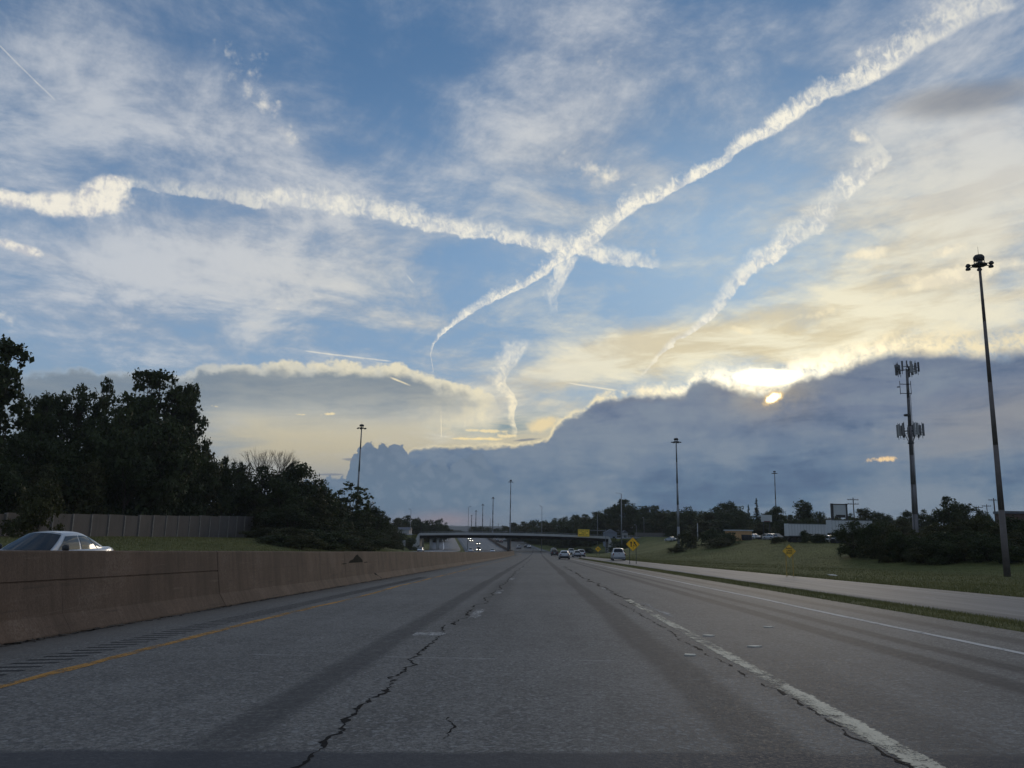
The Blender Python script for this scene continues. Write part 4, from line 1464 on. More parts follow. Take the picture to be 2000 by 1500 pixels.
def arrows(t, h, k):
    def part(name, poly):
        m = MB(); m.prism([Vector((x * k, -0.012, h + z * k)) for x, z in poly], (0, 0.008, 0)); m.build(name, sign_k, t)
    part('arrow', [(-0.25, -0.30), (-0.25, 0.14), (-0.36, 0.10), (-0.20, 0.36), (-0.04, 0.10), (-0.145, 0.14), (-0.145, -0.30)])
    part('arrow', [(0.36, -0.26), (0.31, -0.10), (0.19, 0.09), (0.10, 0.03), (0.11, 0.35), (0.37, 0.17), (0.27, 0.15), (0.40, -0.02), (0.46, -0.22)])
    part('lane_mark', [(0.0, 0.30), (0.0, 0.52), (0.03, 0.52), (0.03, 0.30)])
    part('lane_mark', [(0.015, -0.52), (0.0, -0.24), (0.08, -0.06), (0.11, -0.08), (0.04, -0.26), (0.045, -0.52)])
    part('lane_mark', [(0.09, -0.02), (0.24, -0.24), (0.21, -0.26), (0.06, -0.05)])


t, h = diamond('merge_sign', 1236, 1063, 1101, 100, 1.22, 'large orange diamond sign with two merging arrows beside the pickup truck', sign_y, post_green, 0.035, 0.40)
arrows(t, h, 1.05)
t, h = diamond('merge_sign', 1168, 1072.5, 1083, 240, 1.22, 'small far orange diamond sign in front of the overpass abutment', sign_y, post_green, 0.035, 0.40)
arrows(t, h, 1.05)
t, h = diamond('lane_ends_sign', 1541.5, 1076.5, 1118, 60, 0.72, 'faded yellow RIGHT LANE ENDS diamond sign beside the ramp', sign_y2, simple('yellow_post_paint', (0.38, 0.26, 0.07), 0.7, 0, 0.25), 0.035, 0.245)
for i, w in enumerate(('RIGHT', 'LANE', 'ENDS')):
    text_mesh(t, w, 0.155, (0.0, -0.006, h + 0.19 - 0.165 * i), sign_k, 0.44 if i == 0 else 0.40)

# yellow warning board hung from a cantilever arm at the bridge
c = at(1140, 1041, 340)
pb = at(1183, 1048, 340)
t = empty('overhead_sign', (pb.x, pb.y, gz(pb.x, pb.y)), 0, 'rectangular yellow warning board on a cantilever arm above the overpass parapet', 'road sign')
o_ = Vector(t.location)
m = MB(); m.tube((0, 0, -0.3), (0, 0, c.z - o_.z + 1.6), 0.16, 0.12, 8); m.build('post', M['steel'], t)
m = MB(); m.tube((0, 0, c.z - o_.z + 1.1), (c.x - o_.x - 2.2, 0, c.z - o_.z + 1.25), 0.13, 0.10, 6); m.build('arm', M['steel'], t)
m = MB(); m.box(c - o_ + Vector((0, -0.18, 0)), (4.9, 0.08, 3.1)); m.build('board', sign_y3, t)
m = MB()
for s in (-1, 1):
    m.box(c - o_ + Vector((0, -0.225, s * 1.42)), (4.7, 0.01, 0.09))
    m.box(c - o_ + Vector((s * 2.31, -0.225, 0)), (0.09, 0.01, 2.75))
m.build('border', sign_k, t)
for i, w in enumerate(('RIGHT LANE', 'ENDS', 'MERGE LEFT')):
    text_mesh(t, w, 0.62, c - o_ + Vector((0, -0.225, 0.82 - 0.82 * i)), sign_k, 1.7 if i == 1 else 3.9)

# small blank-backed sign on the far left verge
c = at(787, 1061, 300)
t = empty('road_sign', (c.x, c.y, gz(c.x, c.y)), 0, 'small pale blank-backed road sign left of the overpass', 'road sign')
h = c.z - gz(c.x, c.y)
m = MB(); m.box((0, 0, h), (1.8, 0.04, 2.3)); m.build('board', sign_back, t)
for s in (-0.6, 0.6):
    m = MB(); m.box((s, 0.05, h / 2 - 0.6), (0.1, 0.1, h + 0.8)); m.build('post', M['steel'], t)


def billboard(name, px0, px1, py0, py1, dist, label, mat_face, frame, legs=2, red=False):
    a, b_ = at(px0, py1, dist), at(px1, py0, dist)
    c = (a + b_) / 2
    zg = gz(c.x, c.y)
    t = empty(name, (c.x, c.y, zg), 0, label, 'billboard')
    w, hh, z = b_.x - a.x, b_.z - a.z, c.z - zg
    m = MB(); m.box((0, 0, z), (w, 0.25, hh)); m.build('board', mat_face, t)
    if frame:
        for s in (-1, 1):
            m = MB(); m.box((s * (w / 2 + 0.18), 0, z - 0.5 * (z - hh / 2) + 0.15), (0.55 if s < 0 else 0.36, 0.4, hh + (z - hh / 2) + 0.2)); m.build('frame_post', M['darksteel'], t)
        m = MB(); m.box((0, 0, z + hh / 2 + 0.1), (w + 0.9, 0.4, 0.2)); m.build('frame_top', M['darksteel'], t)
        m = MB(); m.box((0.3, 0.2, z - hh / 2 - 0.35), (w * 0.7, 0.5, 0.65)); m.build('catwalk', M['darksteel'], t)
    else:
        for s in (-0.3, 0.3):
            m = MB(); m.box((s * w, 0.2, (z - hh / 2) / 2), (0.2, 0.2, z - hh / 2 + 0.2)); m.build('post', M['darksteel'], t)
    if red:
        m = MB(); m.box((0.1, -0.14, z - hh / 2 + 0.12), (w * 0.6, 0.02, 0.22)); m.build('stripe', simple('dull_red', (0.12, 0.03, 0.03)), t)
    return t


pale = simple('pale_panel', (0.46, 0.48, 0.49), 0.6, 0, 0.06, 0.5)
billboard('billboard', 1627, 1651, 986, 1005, 185, 'large pale billboard in a dark frame behind the white trailers', pale, True)
billboard('billboard', 1487, 1507, 1006, 1019, 210, 'smaller pale billboard with red strip left of the thin mast', pale, False, red=True)
# bright lit display far beyond the bridge
c = at(923, 1033.5, 700)
t = empty('lit_sign', (c.x, c.y, gz(c.x, c.y)), 0, 'small glowing white sign far beyond the overpass', 'sign')
m = MB(); m.box((0, 0, c.z - t.location.z), (3.2, 0.3, 1.5)); m.build('panel', emitter('lit_panel', (1, 0.95, 1, 1), 0.9), t)
m = MB(); m.tube((0, 0.2, -0.5), (0, 0.2, c.z - t.location.z), 0.2, 0.2, 6); m.build('post', M['darksteel'], t)


# ------------------------------------------------------------------ buildings
def house(name, px0, px1, py_eave, py_base, dist, depth, roof_h, label, wall_mat, roof_mat, cat='house', gable_front=False, windows=2, flat=False):
    a, b_ = at(px0, py_base, dist), at(px1, py_eave, dist)
    c = Vector(((a.x + b_.x) / 2, dist, 0))
    zg = min(gz(c.x, dist), a.z)
    w, hgt = b_.x - a.x, b_.z - zg
    t = empty(name, (c.x, dist, zg), 0, label, cat)
    m = MB(); m.box((0, depth / 2, hgt / 2 - 0.3), (w, depth, hgt + 0.6)); m.build('wall', wall_mat, t)
    e = 0.35
    m = MB()
    if flat:
        m.box((0, depth / 2, hgt + 0.2), (w + 0.5, depth + 0.5, 0.4))
    elif gable_front:
        m.prism([(-w / 2 - e, -e, hgt), (w / 2 + e, -e, hgt), (0, -e, hgt + roof_h)], (0, depth + 2 * e, 0))
    else:
        m.prism([(-w / 2 - e, -e, hgt), (-w / 2 - e, depth + e, hgt), (-w / 2 - e, depth / 2, hgt + roof_h)], (w + 2 * e, 0, 0))
    m.build('roof', roof_mat, t)
    for i in range(windows):
        x = -w / 2 + w * (i + 0.5) / windows
        m = MB(); m.box((x, -0.03, hgt * 0.55), (min(1.3, w / windows * 0.5), 0.1, hgt * 0.38)); f = m.build('window', M['steel'], t)
        m = MB(); m.box((x, -0.09, hgt * 0.55), (min(1.1, w / windows * 0.42), 0.04, hgt * 0.32)); m.build('pane', GLASS, f)
    return t


GLASS = glass_mat('window_glass')
roof_grey = simple('roof_shingle', (0.10, 0.105, 0.12), 0.8, 0, 0.2)
white_wall = simple('white_siding', (0.36, 0.36, 0.36), 0.7, 0, 0.08)
house('house', 776, 799, 1035, 1043, 365, 8, 1.2, 'small white house on the rise above the left end of the overpass', white_wall, roof_grey)
house('house', 762, 768, 1036, 1043, 385, 6, 1.0, 'tiny pale shed left of the small white house', white_wall, roof_grey, windows=1)
house('house', 1181, 1205, 1041, 1047, 372, 9, 1.7, 'blue-grey gabled house behind the right end of the overpass', simple('blue_siding', (0.20, 0.23, 0.28), 0.7), simple('blue_roof', (0.17, 0.19, 0.23), 0.7), gable_front=True)
house('house', 1216, 1226, 1041, 1047, 366, 8, 1.2, 'small white-fronted house right of the tall grey pole', white_wall, roof_grey, gable_front=True, windows=1)
# tan shop with dark shopfront
a = at(1440, 1057, 200)
zg = a.z - 0.2
t = empty('shop', (at(1457, 1050, 200).x, 200, zg), 0.5, 'low tan shop building with dark windows and pale roof edge', 'shop')
tan = simple('tan_render', (0.52, 0.30, 0.135), 0.8, 0, 0.1)
hgt = at(1455, 1037, 200).z - zg
m = MB(); m.box((0, 2.6, hgt / 2 - 0.3), (4.0, 5.2, hgt + 0.6)); m.build('wall', tan, t)
m = MB(); m.box((0, 2.6, hgt + 0.12), (4.5, 5.7, 0.28)); m.build('roof', pale, t)
m = MB(); m.box((0.2, -0.05, hgt * 0.42), (3.3, 0.1, hgt * 0.5)); w_ = m.build('shop_window', M['darksteel'], t)
for k in range(3):
    m = MB(); m.box((-0.9 + 1.1 * k, -0.12, hgt * 0.42), (0.95, 0.06, hgt * 0.42)); m.build('pane', GLASS, w_)
m = MB(); m.box((-2.05, 3.6, hgt * 0.4), (0.1, 1.0, hgt * 0.7)); m.build('door', M['darksteel'], t)
# low grey fence right of the bridge
t = empty('board_fence', (at(1267, 1047, 345).x, 336, gz(at(1267, 1047, 336).x, 336)), 0, 'low brownish grey fence right of the overpass', 'fence')
fm = simple('fence_boards', (0.13, 0.12, 0.112), 0.85, 0, 0.25)
x0, x1 = at(1240, 1047, 336).x, at(1294, 1047, 336).x
for x in np.arange(x0, x1, 1.25):
    m = MB(); m.box((x - t.location.x + 0.6, 0, 0.95 + 0.05 * math.sin(x * 3)), (1.19, 0.06, 1.5)); m.build('board', fm, t)
    m = MB(); m.box((x - t.location.x, 0.08, 0.85), (0.12, 0.12, 1.75)); m.build('post', fm, t)
# dark flat-roofed building at the far right edge
house('building', 1968, 2090, 1005, 1030, 130, 3, 0, 'low dark brick building behind the bushes at far right', simple('dark_brick', (0.10, 0.06, 0.05), 0.9), roof_grey, 'building', flat=True, windows=4)
house('building', 1503, 1528, 1049, 1056, 225, 8, 1.0, 'low grey-roofed building left of the white trailers', simple('grey_render', (0.17, 0.165, 0.15), 0.8), simple('tan_roof', (0.2, 0.18, 0.15), 0.8), 'building', windows=3)


def trailer(px0, px1, py0, py1, dist, label, rz):
    a, b_ = at(px0, py1, dist), at(px1, py0, dist)
    L = (b_.x - a.x) / math.cos(rz)
    z1, z0 = b_.z, a.z
    zg = min(gz((a.x + b_.x) / 2, dist), z0 - 0.9)
    t = empty('semi_trailer', ((a.x + b_.x) / 2, dist, zg), rz, label, 'trailer')
    body = simple('trailer_white', (0.52, 0.53, 0.54), 0.5, 0, 0.05, 0.4)
    h0, h1 = z0 - zg, z1 - zg
    m = MB(); m.box((0, 0, (h0 + h1) / 2), (L, 2.5, h1 - h0)); bd = m.build('box_body', body, t)
    n = int(L / 0.6)
    for k in range(n + 1):
        m = MB(); m.box((-L / 2 + 0.04 + (L - 0.08) * k / n, -1.255, (h0 + h1) / 2), (0.035, 0.02, h1 - h0 - 0.2)); m.build('rib', M['steel'], bd)
    m = MB()
    for z in (h0 + 0.05, h1 - 0.05):
        m.box((0, -1.262, z), (L + 0.02, 0.03, 0.12))
    m.build('side_rail', M['steel'], t)
    m = MB(); m.box((0, 0, h0 - 0.15), (L * 0.96, 0.9, 0.25)); m.build('chassis', M['black'], t)
    for q in (-L / 2 + 1.0, -L / 2 + 2.2, L / 2 - 1.6):
        for s in (-1, 1):
            m = MB(); m.tube((q, s * 1.2, 0.48), (q, s * 0.85, 0.48), 0.48, 0.48, 14); m.build('wheel', M['black'], t)
    return t


trailer(1536, 1611, 1024, 1047, 165, 'white semi-trailer parked with bush in front, left of the pair', 0.06)
trailer(1619, 1698, 1017, 1041, 150, 'white semi-trailer half hidden by the big bushes, right of the pair', 0.06)
# wind-blown white litter on the verge
c = at(1625, 1107.5, 64)
m = MB()
_r = np.random.default_rng(2)
vs = [Vector((x + _r.normal(0, 0.02), y_ + _r.normal(0, 0.02), 0.04 + abs(_r.normal(0, 0.035)))) for y_ in np.linspace(-0.25, 0.25, 4) for x in np.linspace(-0.34, 0.34, 6)]
m.add(vs, [(j * 6 + i, j * 6 + i + 1, j * 6 + i + 7, j * 6 + i + 6) for j in range(3) for i in range(5)])
o = m.build('litter', simple('litter_white', (0.62, 0.6, 0.56), 0.7), None, loc=(c.x, c.y, gz(c.x, c.y)))
o.rotation_euler = (0.1, 0.0, 0.3)
tag(o, 'crumpled white scrap of litter lying on the grass slope', 'litter')
# distant wooded ridges, the blue of distance haze mixed into their colours
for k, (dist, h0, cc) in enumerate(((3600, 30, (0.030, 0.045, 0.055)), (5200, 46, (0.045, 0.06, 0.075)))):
    a_ = np.radians(np.linspace(-75, 75, 700))
    n1 = np.interp(a_ * 40, np.arange(-80, 80), np.random.default_rng(40 + k).normal(0, 1, 160))
    n2 = np.random.default_rng(50 + k).normal(0, 1, 700)
    top = h0 + n1 * 4 + np.abs(n2) * 2.2
    vs, fs = [], []
    for i, an in enumerate(a_):
        for rr, z in ((dist, top[i]), (dist - 250, top[i] * 0.5 + n2[i]), (dist - 700, -40), (dist + 900, -40)):
            vs.append((math.sin(an) * rr, math.cos(an) * rr, z))
    for i in range(699):
        b0 = i * 4
        fs += [(b0, b0 + 4, b0 + 5, b0 + 1), (b0 + 1, b0 + 5, b0 + 6, b0 + 2), (b0, b0 + 3, b0 + 7, b0 + 4)]
    o = link('hills', np_mesh('hills', vs, fs, simple('hazed_woodland', cc, 0.95, 0, 0.3, 0.01, 0.0)))
    tag(o, kind='structure')

# pale flecks of litter and broken marker on the right lane
_r = np.random.default_rng(31)
chip = simple('pale_chip', (0.62, 0.58, 0.48), 0.8)
for k, (px, py, lab) in enumerate(((1472, 1263, 'pale broken chip nearest the white lane line in the right lane'), (1386, 1242, 'thin pale scrap lying in the right lane close to the white lane line'),
                                   (1500, 1225, 'small pale chip further up the right lane'), (1346, 1280, 'tiny pale chip just left of the white lane line'))):
    rr = ray(px, py)
    dd = 1.22 / (-rr.z - 0.0214 + 0.018 * rr.x) 
    x, y = rr.x * dd, dd
    m = MB()
    pts = [Vector((math.cos(a) * 0.09 * _r.uniform(.5, 1.3), math.sin(a) * 0.05 * _r.uniform(.5, 1.3), 0)) for a in np.linspace(0, 5.6, 7)]
    m.prism(pts, (0, 0, 0.012))
    o = m.build('litter', chip, None, loc=(x, y, float(z_main(x, y)) + 0.002))
    tag(o, lab, 'litter')

# ------------------------------------------------------------------ vehicles
def road_z(x, y):
    u = x - float(f_xc(y))
    if u < -28.0: return float(f_zp(y)) + 0.22
    if u < -7.5: return float(f_zp(y)) + 0.012 * (-8 - u)
    if u > 7.66 and u > float(f_a(y)) - 0.5: return float(z_main(u, y) - f_drop(y))
    return float(z_main(u, y))


def heading(y):
    return math.atan2(-(float(f_xc(y + 2)) - float(f_xc(y - 2))), 4.0)


CAR_GLASS = glass_mat('car_glass', (0.010, 0.012, 0.014))
SIDE_GLASS = glass_mat('car_side_glass', (0.010, 0.012, 0.014))
SIDE_GLASS.node_tree.nodes['Principled BSDF'].inputs['Specular IOR Level'].default_value = 0.6
SIDE_GLASS.node_tree.nodes['Principled BSDF'].inputs['IOR'].default_value = 1.6
TAIL = simple('tail_lamp_red', (0.16, 0.012, 0.010), 0.25)
HEAD = emitter('head_lamp', (1.0, 0.93, 0.75, 1), 9.0)
HEAD_OFF = simple('lamp_clear', (0.45, 0.45, 0.45), 0.2)
TRIM = simple('bumper_plastic', (0.025, 0.025, 0.027), 0.6)
RIM = simple('wheel_rim', (0.30, 0.30, 0.31), 0.35, 0.7)
PLATE = simple('number_plate', (0.5, 0.5, 0.5), 0.5)


def paint(name, c):
    return simple(name, c, 0.35, 0.0, 0.04, 1.0, 0.5, 0.6)


P_WHITE = paint('car_paint_white', (0.52, 0.53, 0.545))
P_SILVER = paint('car_paint_silver', (0.36, 0.38, 0.40))
P_BLACK = paint('car_paint_black', (0.012, 0.012, 0.014))
P_GREY = paint('car_paint_grey', (0.08, 0.085, 0.09))
P_RED = paint('car_paint_red', (0.16, 0.02, 0.02))
P_BLUE = paint('car_paint_blue', (0.03, 0.05, 0.10))

KINDS = dict(
    sedan=dict(L=4.75, W=1.82, H=1.47, belt=0.95, f0=0.98, f1=0.12, r1=-1.12, r0=-1.92, deck=1.02, hood=0.80, wr=0.33, top=0.62),
    hatch=dict(L=4.4, W=1.80, H=1.52, belt=0.98, f0=1.05, f1=0.25, r1=-1.55, r0=-2.05, deck=1.02, hood=0.86, wr=0.33, top=0.63),
    suv=dict(L=4.8, W=1.92, H=1.76, belt=1.10, f0=1.10, f1=0.42, r1=-1.95, r0=-2.30, deck=1.10, hood=1.00, wr=0.37, top=0.68),
    van=dict(L=5.2, W=1.98, H=1.95, belt=1.18, f0=1.65, f1=0.85, r1=-2.35, r0=-2.52, deck=1.18, hood=1.05, wr=0.36, top=0.76),
    pickup=dict(L=5.7, W=1.96, H=1.86, belt=1.22, f0=1.25, f1=0.55, r1=-0.62, r0=-0.85, deck=1.22, hood=1.14, wr=0.42, top=0.72),
)


def make_car(name, label, cat, kind, body_mat, x, y, rz, lights='tail', group=None, z=None):
    k = KINDS[kind]
    t = empty(name, (x, y, road_z(x, y) if z is None else z), rz, label, cat, group)
    t.rotation_euler.x = 0.0
    L, W, H, belt = k['L'], k['W'], k['H'], k['belt']
    h = W / 2
    fr, rr = L / 2, -L / 2
    box_end = kind in ('suv', 'van', 'hatch', 'pickup')
    st = [(fr, h * .80, .34, k['hood'] * .74), (fr - .14, h * .94, .25, k['hood'] * .90), (fr - .7, h * .985, .21, k['hood'] + .02),
          (k['f0'], h, .20, belt), (0, h, .20, belt + .01), (-1.0, h, .20, belt + .02), (k['r0'] * .9 if k['r0'] < -1.2 else -1.5, h * .995, .21, belt + .03),
          (rr + .32, h * .97, .26, k['deck']), (rr + .06, h * .93, .32, k['deck'] * (.99 if box_end else .95)), (rr, h * .86, .38, k['deck'] * (.94 if box_end else .86))]
    if k['r0'] > -1.2: st[6] = (-1.9, h * .995, .30, belt)
    vs, fs = [], []
    for (yy, w, zb, zt) in st:
        zm = zb + (zt - zb) * .55
        ring = [(w * .90, zb), (w * .99, zb + .16), (w, zm), (w * .965, zt - .06), (w * .90, zt), (w * .45, zt + .015)]
        ring = ring + [(-a, b) for a, b in reversed(ring)]
        vs += [(a, yy, b) for a, b in ring]
    n = 12
    for i in range(len(st) - 1):
        for a in range(n):
            b = (a + 1) % n
            fs.append((i * n + a, i * n + b, (i + 1) * n + b, (i + 1) * n + a))
    fs += [tuple(range(n)), tuple((len(st) - 1) * n + a for a in range(n - 1, -1, -1))]
    m = MB(); m.add(vs, fs)
    m.build('body', body_mat, t, smooth=True)

    # the cabin: a shell of belt line, mid line and roof edge, with glass set a touch proud of it
    f0, f1, r1, r0, top = k['f0'], k['f1'], k['r1'], k['r0'], k['top']
    hr = h * top

    def side(s, v):
        """s along the cabin from windscreen to back, v from belt line to roof edge (positive side)"""
        yb, yt = f0 + (r0 - f0) * s, f1 + (r1 - f1) * s
        zr_ = H - .085 + .055 * math.sin(math.pi * min(1, max(0, .10 + .80 * s))) - (.05 * max(0, s - .7) / .3 if kind == 'sedan' else 0)
        zb_ = belt - .02
        xv = h * .905 + (hr - h * .905) * v + .035 * math.sin(math.pi * v)
        pinch = 1 - .05 * (abs(s - .5) * 2) ** 3
        return Vector((xv * pinch, yb + (yt - yb) * (v if v < 1 else 1), zb_ + (zr_ - zb_) * v))

    NS, VV = 13, (0, .35, .7, .92, 1.0)
    vs, fs = [], []
    rows = []
    for i in range(NS):
        s = i / (NS - 1)
        ring = [side(s, v) for v in VV]
        e = ring[-1]
        crown = [Vector((e.x * .8, e.y, e.z + .035)), Vector((e.x * .4, e.y, e.z + .06))]
        ring = ring + crown
        ring = ring + [Vector((-p.x, p.y, p.z)) for p in reversed(ring)]
        rows.append(ring)
        vs += ring
    n = len(rows[0])
    for i in range(NS - 1):
        for a in range(n - 1):
            fs.append((i * n + a, i * n + a + 1, (i + 1) * n + a + 1, (i + 1) * n + a))
    # rounded front and rear screens
    def screen(s, sgn, bulge):
        out = []
        for v in VV:
            p = side(s, v)
            row = []
            for q in np.linspace(1, -1, 7):
                row.append(Vector((p.x * q, p.y + sgn * bulge * (1 - q * q) * (1 - .55 * v), p.z + .06 * (1 - q * q) * v)))
            out.append(row)
        return out
    for s, sgn, bl in ((0.0, 1, .20), (1.0, -1, .12 if kind in ('sedan', 'hatch') else .06)):
        g = screen(s, sgn, bl)
        b0 = len(vs)
        for row in g: vs += row
        for i in range(len(g) - 1):
            for j in range(6):
                fs.append((b0 + i * 7 + j, b0 + i * 7 + j + 1, b0 + (i + 1) * 7 + j + 1, b0 + (i + 1) * 7 + j))
    m = MB(); m.add(vs, fs)
    m.build('cabin', body_mat, t, smooth=True)

    def patch(fn, name, us, vs_, off):
        pts = [[fn(u, v) for u in us] for v in vs_]
        v_, f_ = [], []
        for row in pts: v_ += [p + off for p in row]
        c = len(us)
        for i in range(len(vs_) - 1):
            for j in range(c - 1):
                f_.append((i * c + j, i * c + j + 1, (i + 1) * c + j + 1, (i + 1) * c + j))
        mm = MB(); mm.add(v_, f_)
        return mm.build(name, SIDE_GLASS if name == 'side_window' else CAR_GLASS, t, smooth=True)

    def scr(s, sgn, bulge):
        def fn(q, v):
            p = side(s, v)
            return Vector((p.x * q, p.y + sgn * bulge * (1 - q * q) * (1 - .55 * v), p.z + .06 * (1 - q * q) * v))
        return fn
    patch(scr(0.0, 1, .20), 'windscreen', np.linspace(.93, -.93, 9), np.linspace(.04, .95, 6), Vector((0, .012, .010)))
    patch(scr(1.0, -1, .12 if kind in ('sedan', 'hatch') else .06), 'rear_window', np.linspace(.86, -.86, 9), np.linspace(.10 if kind != 'van' else .25, .88, 6), Vector((0, -.012, .008)))
    if kind == 'pickup': spans = ((.10, .52), (.57, .93))
    elif kind == 'sedan': spans = ((.075, .46), (.50, .80), (.825, .925))
    else: spans = ((.08, .38), (.41, .66), (.69, .93))
    if kind == 'van' : spans = ((.08, .34),)
    for a, b in spans:
        for sg in (1, -1):
            def fn(s, v, sg=sg):
                p = side(s, v)
                return Vector((sg * p.x, p.y, p.z))
            patch(fn, 'side_window', np.linspace(a, b, 7), (.06, .3, .55, .76, .86), Vector((sg * .010, 0, .003)))
    # mirrors, wheels, lamps
    for sg in (1, -1):
        m = MB(); m.lathe((sg * (h + .10), f0 - .28, belt + .07), [(.05, -.10), (.10, -.05), (.11, .05), (.05, .10)], 8); m.build('mirror', TRIM, t, smooth=True)
    ax = (fr - .92, rr + (.98 if kind != 'pickup' else 1.15))
    for yy in ax:
        for sg in (1, -1):
            m = MB(); m.tube((sg * (h - .02), yy, k['wr'] + .03), (sg * (h + .004), yy, k['wr'] + .03), k['wr'] + .07, k['wr'] + .07, 18); m.build('wheel_arch', TRIM, t)
            m = MB(); m.tube((sg * (h - .22), yy, k['wr']), (sg * (h + .012), yy, k['wr']), k['wr'], k['wr'], 18); w = m.build('wheel', M['black'], t)
            m = MB(); m.lathe((sg * (h + .014), yy, k['wr']), [(k['wr'] * .64, -.01), (k['wr'] * .6, .012), (k['wr'] * .2, .0)], 14,
                              Matrix.Rotation(sg * math.pi / 2, 3, 'Y')); m.build('rim', RIM, w)
    zl = k['deck'] * .80 if kind != 'pickup' else 1.0
    lh = .16 if kind in ('sedan', 'hatch') else .34
    for sg in (1, -1):
        m = MB(); m.box((sg * h * (.74 if kind != 'pickup' else .90), rr + .05, zl), (h * (.34 if kind != 'pickup' else .14), .16, lh)); m.build('tail_lamp', TAIL, t)
        m = MB(); m.box((sg * h * .70, fr - .10, k['hood'] * .80), (h * .40, .22, .16)); m.build('headlamp', HEAD if lights == 'head' else HEAD_OFF, t)
    m = MB(); m.box((0, rr + .02, .50), (W * .90, .16, .20)); m.box((0, rr + .1, .34), (W * .8, .2, .14)); m.build('rear_bumper', TRIM if kind != 'pickup' else M['steel'], t)
    m = MB(); m.box((0, rr - .012, k['deck'] * .72 if kind != 'pickup' else .56), (.32, .02, .16)); m.build('number_plate', PLATE, t)
    m = MB(); m.box((0, fr + .01, .42), (W * .55, .06, .20)); m.build('grille', TRIM, t)
    if kind == 'pickup':
        m = MB(); m.box((0, rr - .005, .96), (W * .78, .05, .46)); m.build('tailgate', body_mat, t)
        m = MB(); m.box((0, rr - .04, 1.08), (.22, .02, .06)); m.build('handle', TRIM, t)
        m = MB(); m.box((0, (rr + r0) / 2 - .05, k['deck'] + .012), (W * .74, (r0 - rr) - .45, .02)); m.build('bed_liner', M['black'], t)
    return t


def car(px, d, label, kind, mat, name=None, lights='tail', lane=None, cat=None, oncoming=False, x=None, group=None, rz=None):
    if x is None: x = at(px, 1080, d).x
    if rz is None: rz = heading(d) + (math.pi if oncoming else 0)
    names = dict(sedan='sedan_car', hatch='hatchback_car', suv='suv_car', van='van', pickup='pickup_truck')
    return make_car(name or names[kind], label, cat or ('van' if kind == 'van' else 'pickup truck' if kind == 'pickup' else 'car'), kind, mat, x, d, rz, lights, group)


car(0, 23.7, 'white oncoming sedan seen over the barrier at far left', 'sedan', P_WHITE, x=-14.72, oncoming=True, lights='off')
car(1102, 139, 'silver sedan ahead in the right lane, nearest of the cars going away', 'sedan', P_SILVER)
car(1207, 126, 'white pickup truck on the ramp beside the orange merge sign', 'pickup', P_WHITE, rz=-0.03)
car(1126, 183, 'pale silver hatchback in front of the white suv where the ramp joins', 'hatch', P_SILVER, rz=0.05)
car(1134, 195, 'white suv half behind the pale hatchback where the ramp joins', 'suv', P_WHITE, rz=0.05)
car(1083, 225, 'black suv driving left of the silver sedan', 'suv', P_BLACK)
car(1080.5, 300, 'white van further ahead just above the black suv', 'van', P_SILVER)
car(1115, 262, 'white delivery van passing under the right span of the overpass', 'van', P_WHITE)
car(1055, 360, 'dark-windowed pale car alone on the right edge beyond the overpass', 'hatch', P_SILVER, x=12.4 - 5)
car(1013, 385, 'white suv just right of the bridge pier', 'suv', P_WHITE)
car(1027, 400, 'black sedan beside the white one right of the bridge pier', 'sedan', P_BLACK)
car(1033, 392, 'white sedan with bright roof right of the black sedan', 'sedan', P_WHITE)
car(1021, 470, 'dark car furthest right under the overpass girders', 'suv', P_GREY)
for px, d, mat, kd, w in ((978, 452, P_RED, 'sedan', 'red car nearest in the queue left of the bridge pier'), (971, 462, P_GREY, 'sedan', 'grey car in the queue left of the red car'),
                          (968.5, 476, P_WHITE, 'suv', 'white car leading the queue left of the bridge pier'), (985.5, 468, P_SILVER, 'sedan', 'silver car in the queue right of the red car')):
    car(px, d, w, kd, mat)
on = 'oncoming cars with headlights under the overpass'
car(934.5, 330, 'nearest oncoming dark car with both headlights glowing under the overpass', 'suv', P_BLACK, lights='head', oncoming=True, group=on)
car(933.5, 418, 'oncoming car with yellowish headlights behind the nearest one', 'sedan', P_GREY, lights='head', oncoming=True, group=on)
car(919.5, 452, 'oncoming car with white headlights in the left lane under the overpass', 'sedan', P_BLACK, lights='head', oncoming=True, group=on)
car(916, 474, 'furthest oncoming car with headlights just below the overpass girders', 'suv', P_WHITE, lights='head', oncoming=True, group=on)
car(962, 300, 'white car roof showing over the barrier left of the bridge pier', 'sedan', P_WHITE, oncoming=True, lights='off')
car(919.5, 290, 'white car roof showing over the barrier below the oncoming headlights', 'sedan', P_WHITE, oncoming=True, lights='off')
car(821, 262, 'white car roof peeking over the barrier at the left abutment', 'sedan', P_WHITE, oncoming=True, lights='off')


def parked(px, d, label, kind, mat, rz):
    x = at(px, 1050, d).x
    make_car(dict(sedan='sedan_car', suv='suv_car', hatch='hatchback_car')[kind], label, 'car', kind, mat, x, d, rz, 'off', None, gz(x, d))


parked(1310, 262, 'silver car on the rise left of the tall grass-slope mast', 'sedan', P_SILVER, 0.5)
parked(1471, 215, 'white car parked in front of the tan shop', 'sedan', P_WHITE, 0.3)
parked(1505, 205, 'pale car parked left of the first white trailer', 'hatch', P_SILVER, 0.4)
parked(1616, 172, 'white car half hidden between the two white trailers', 'hatch', P_WHITE, 0.2)

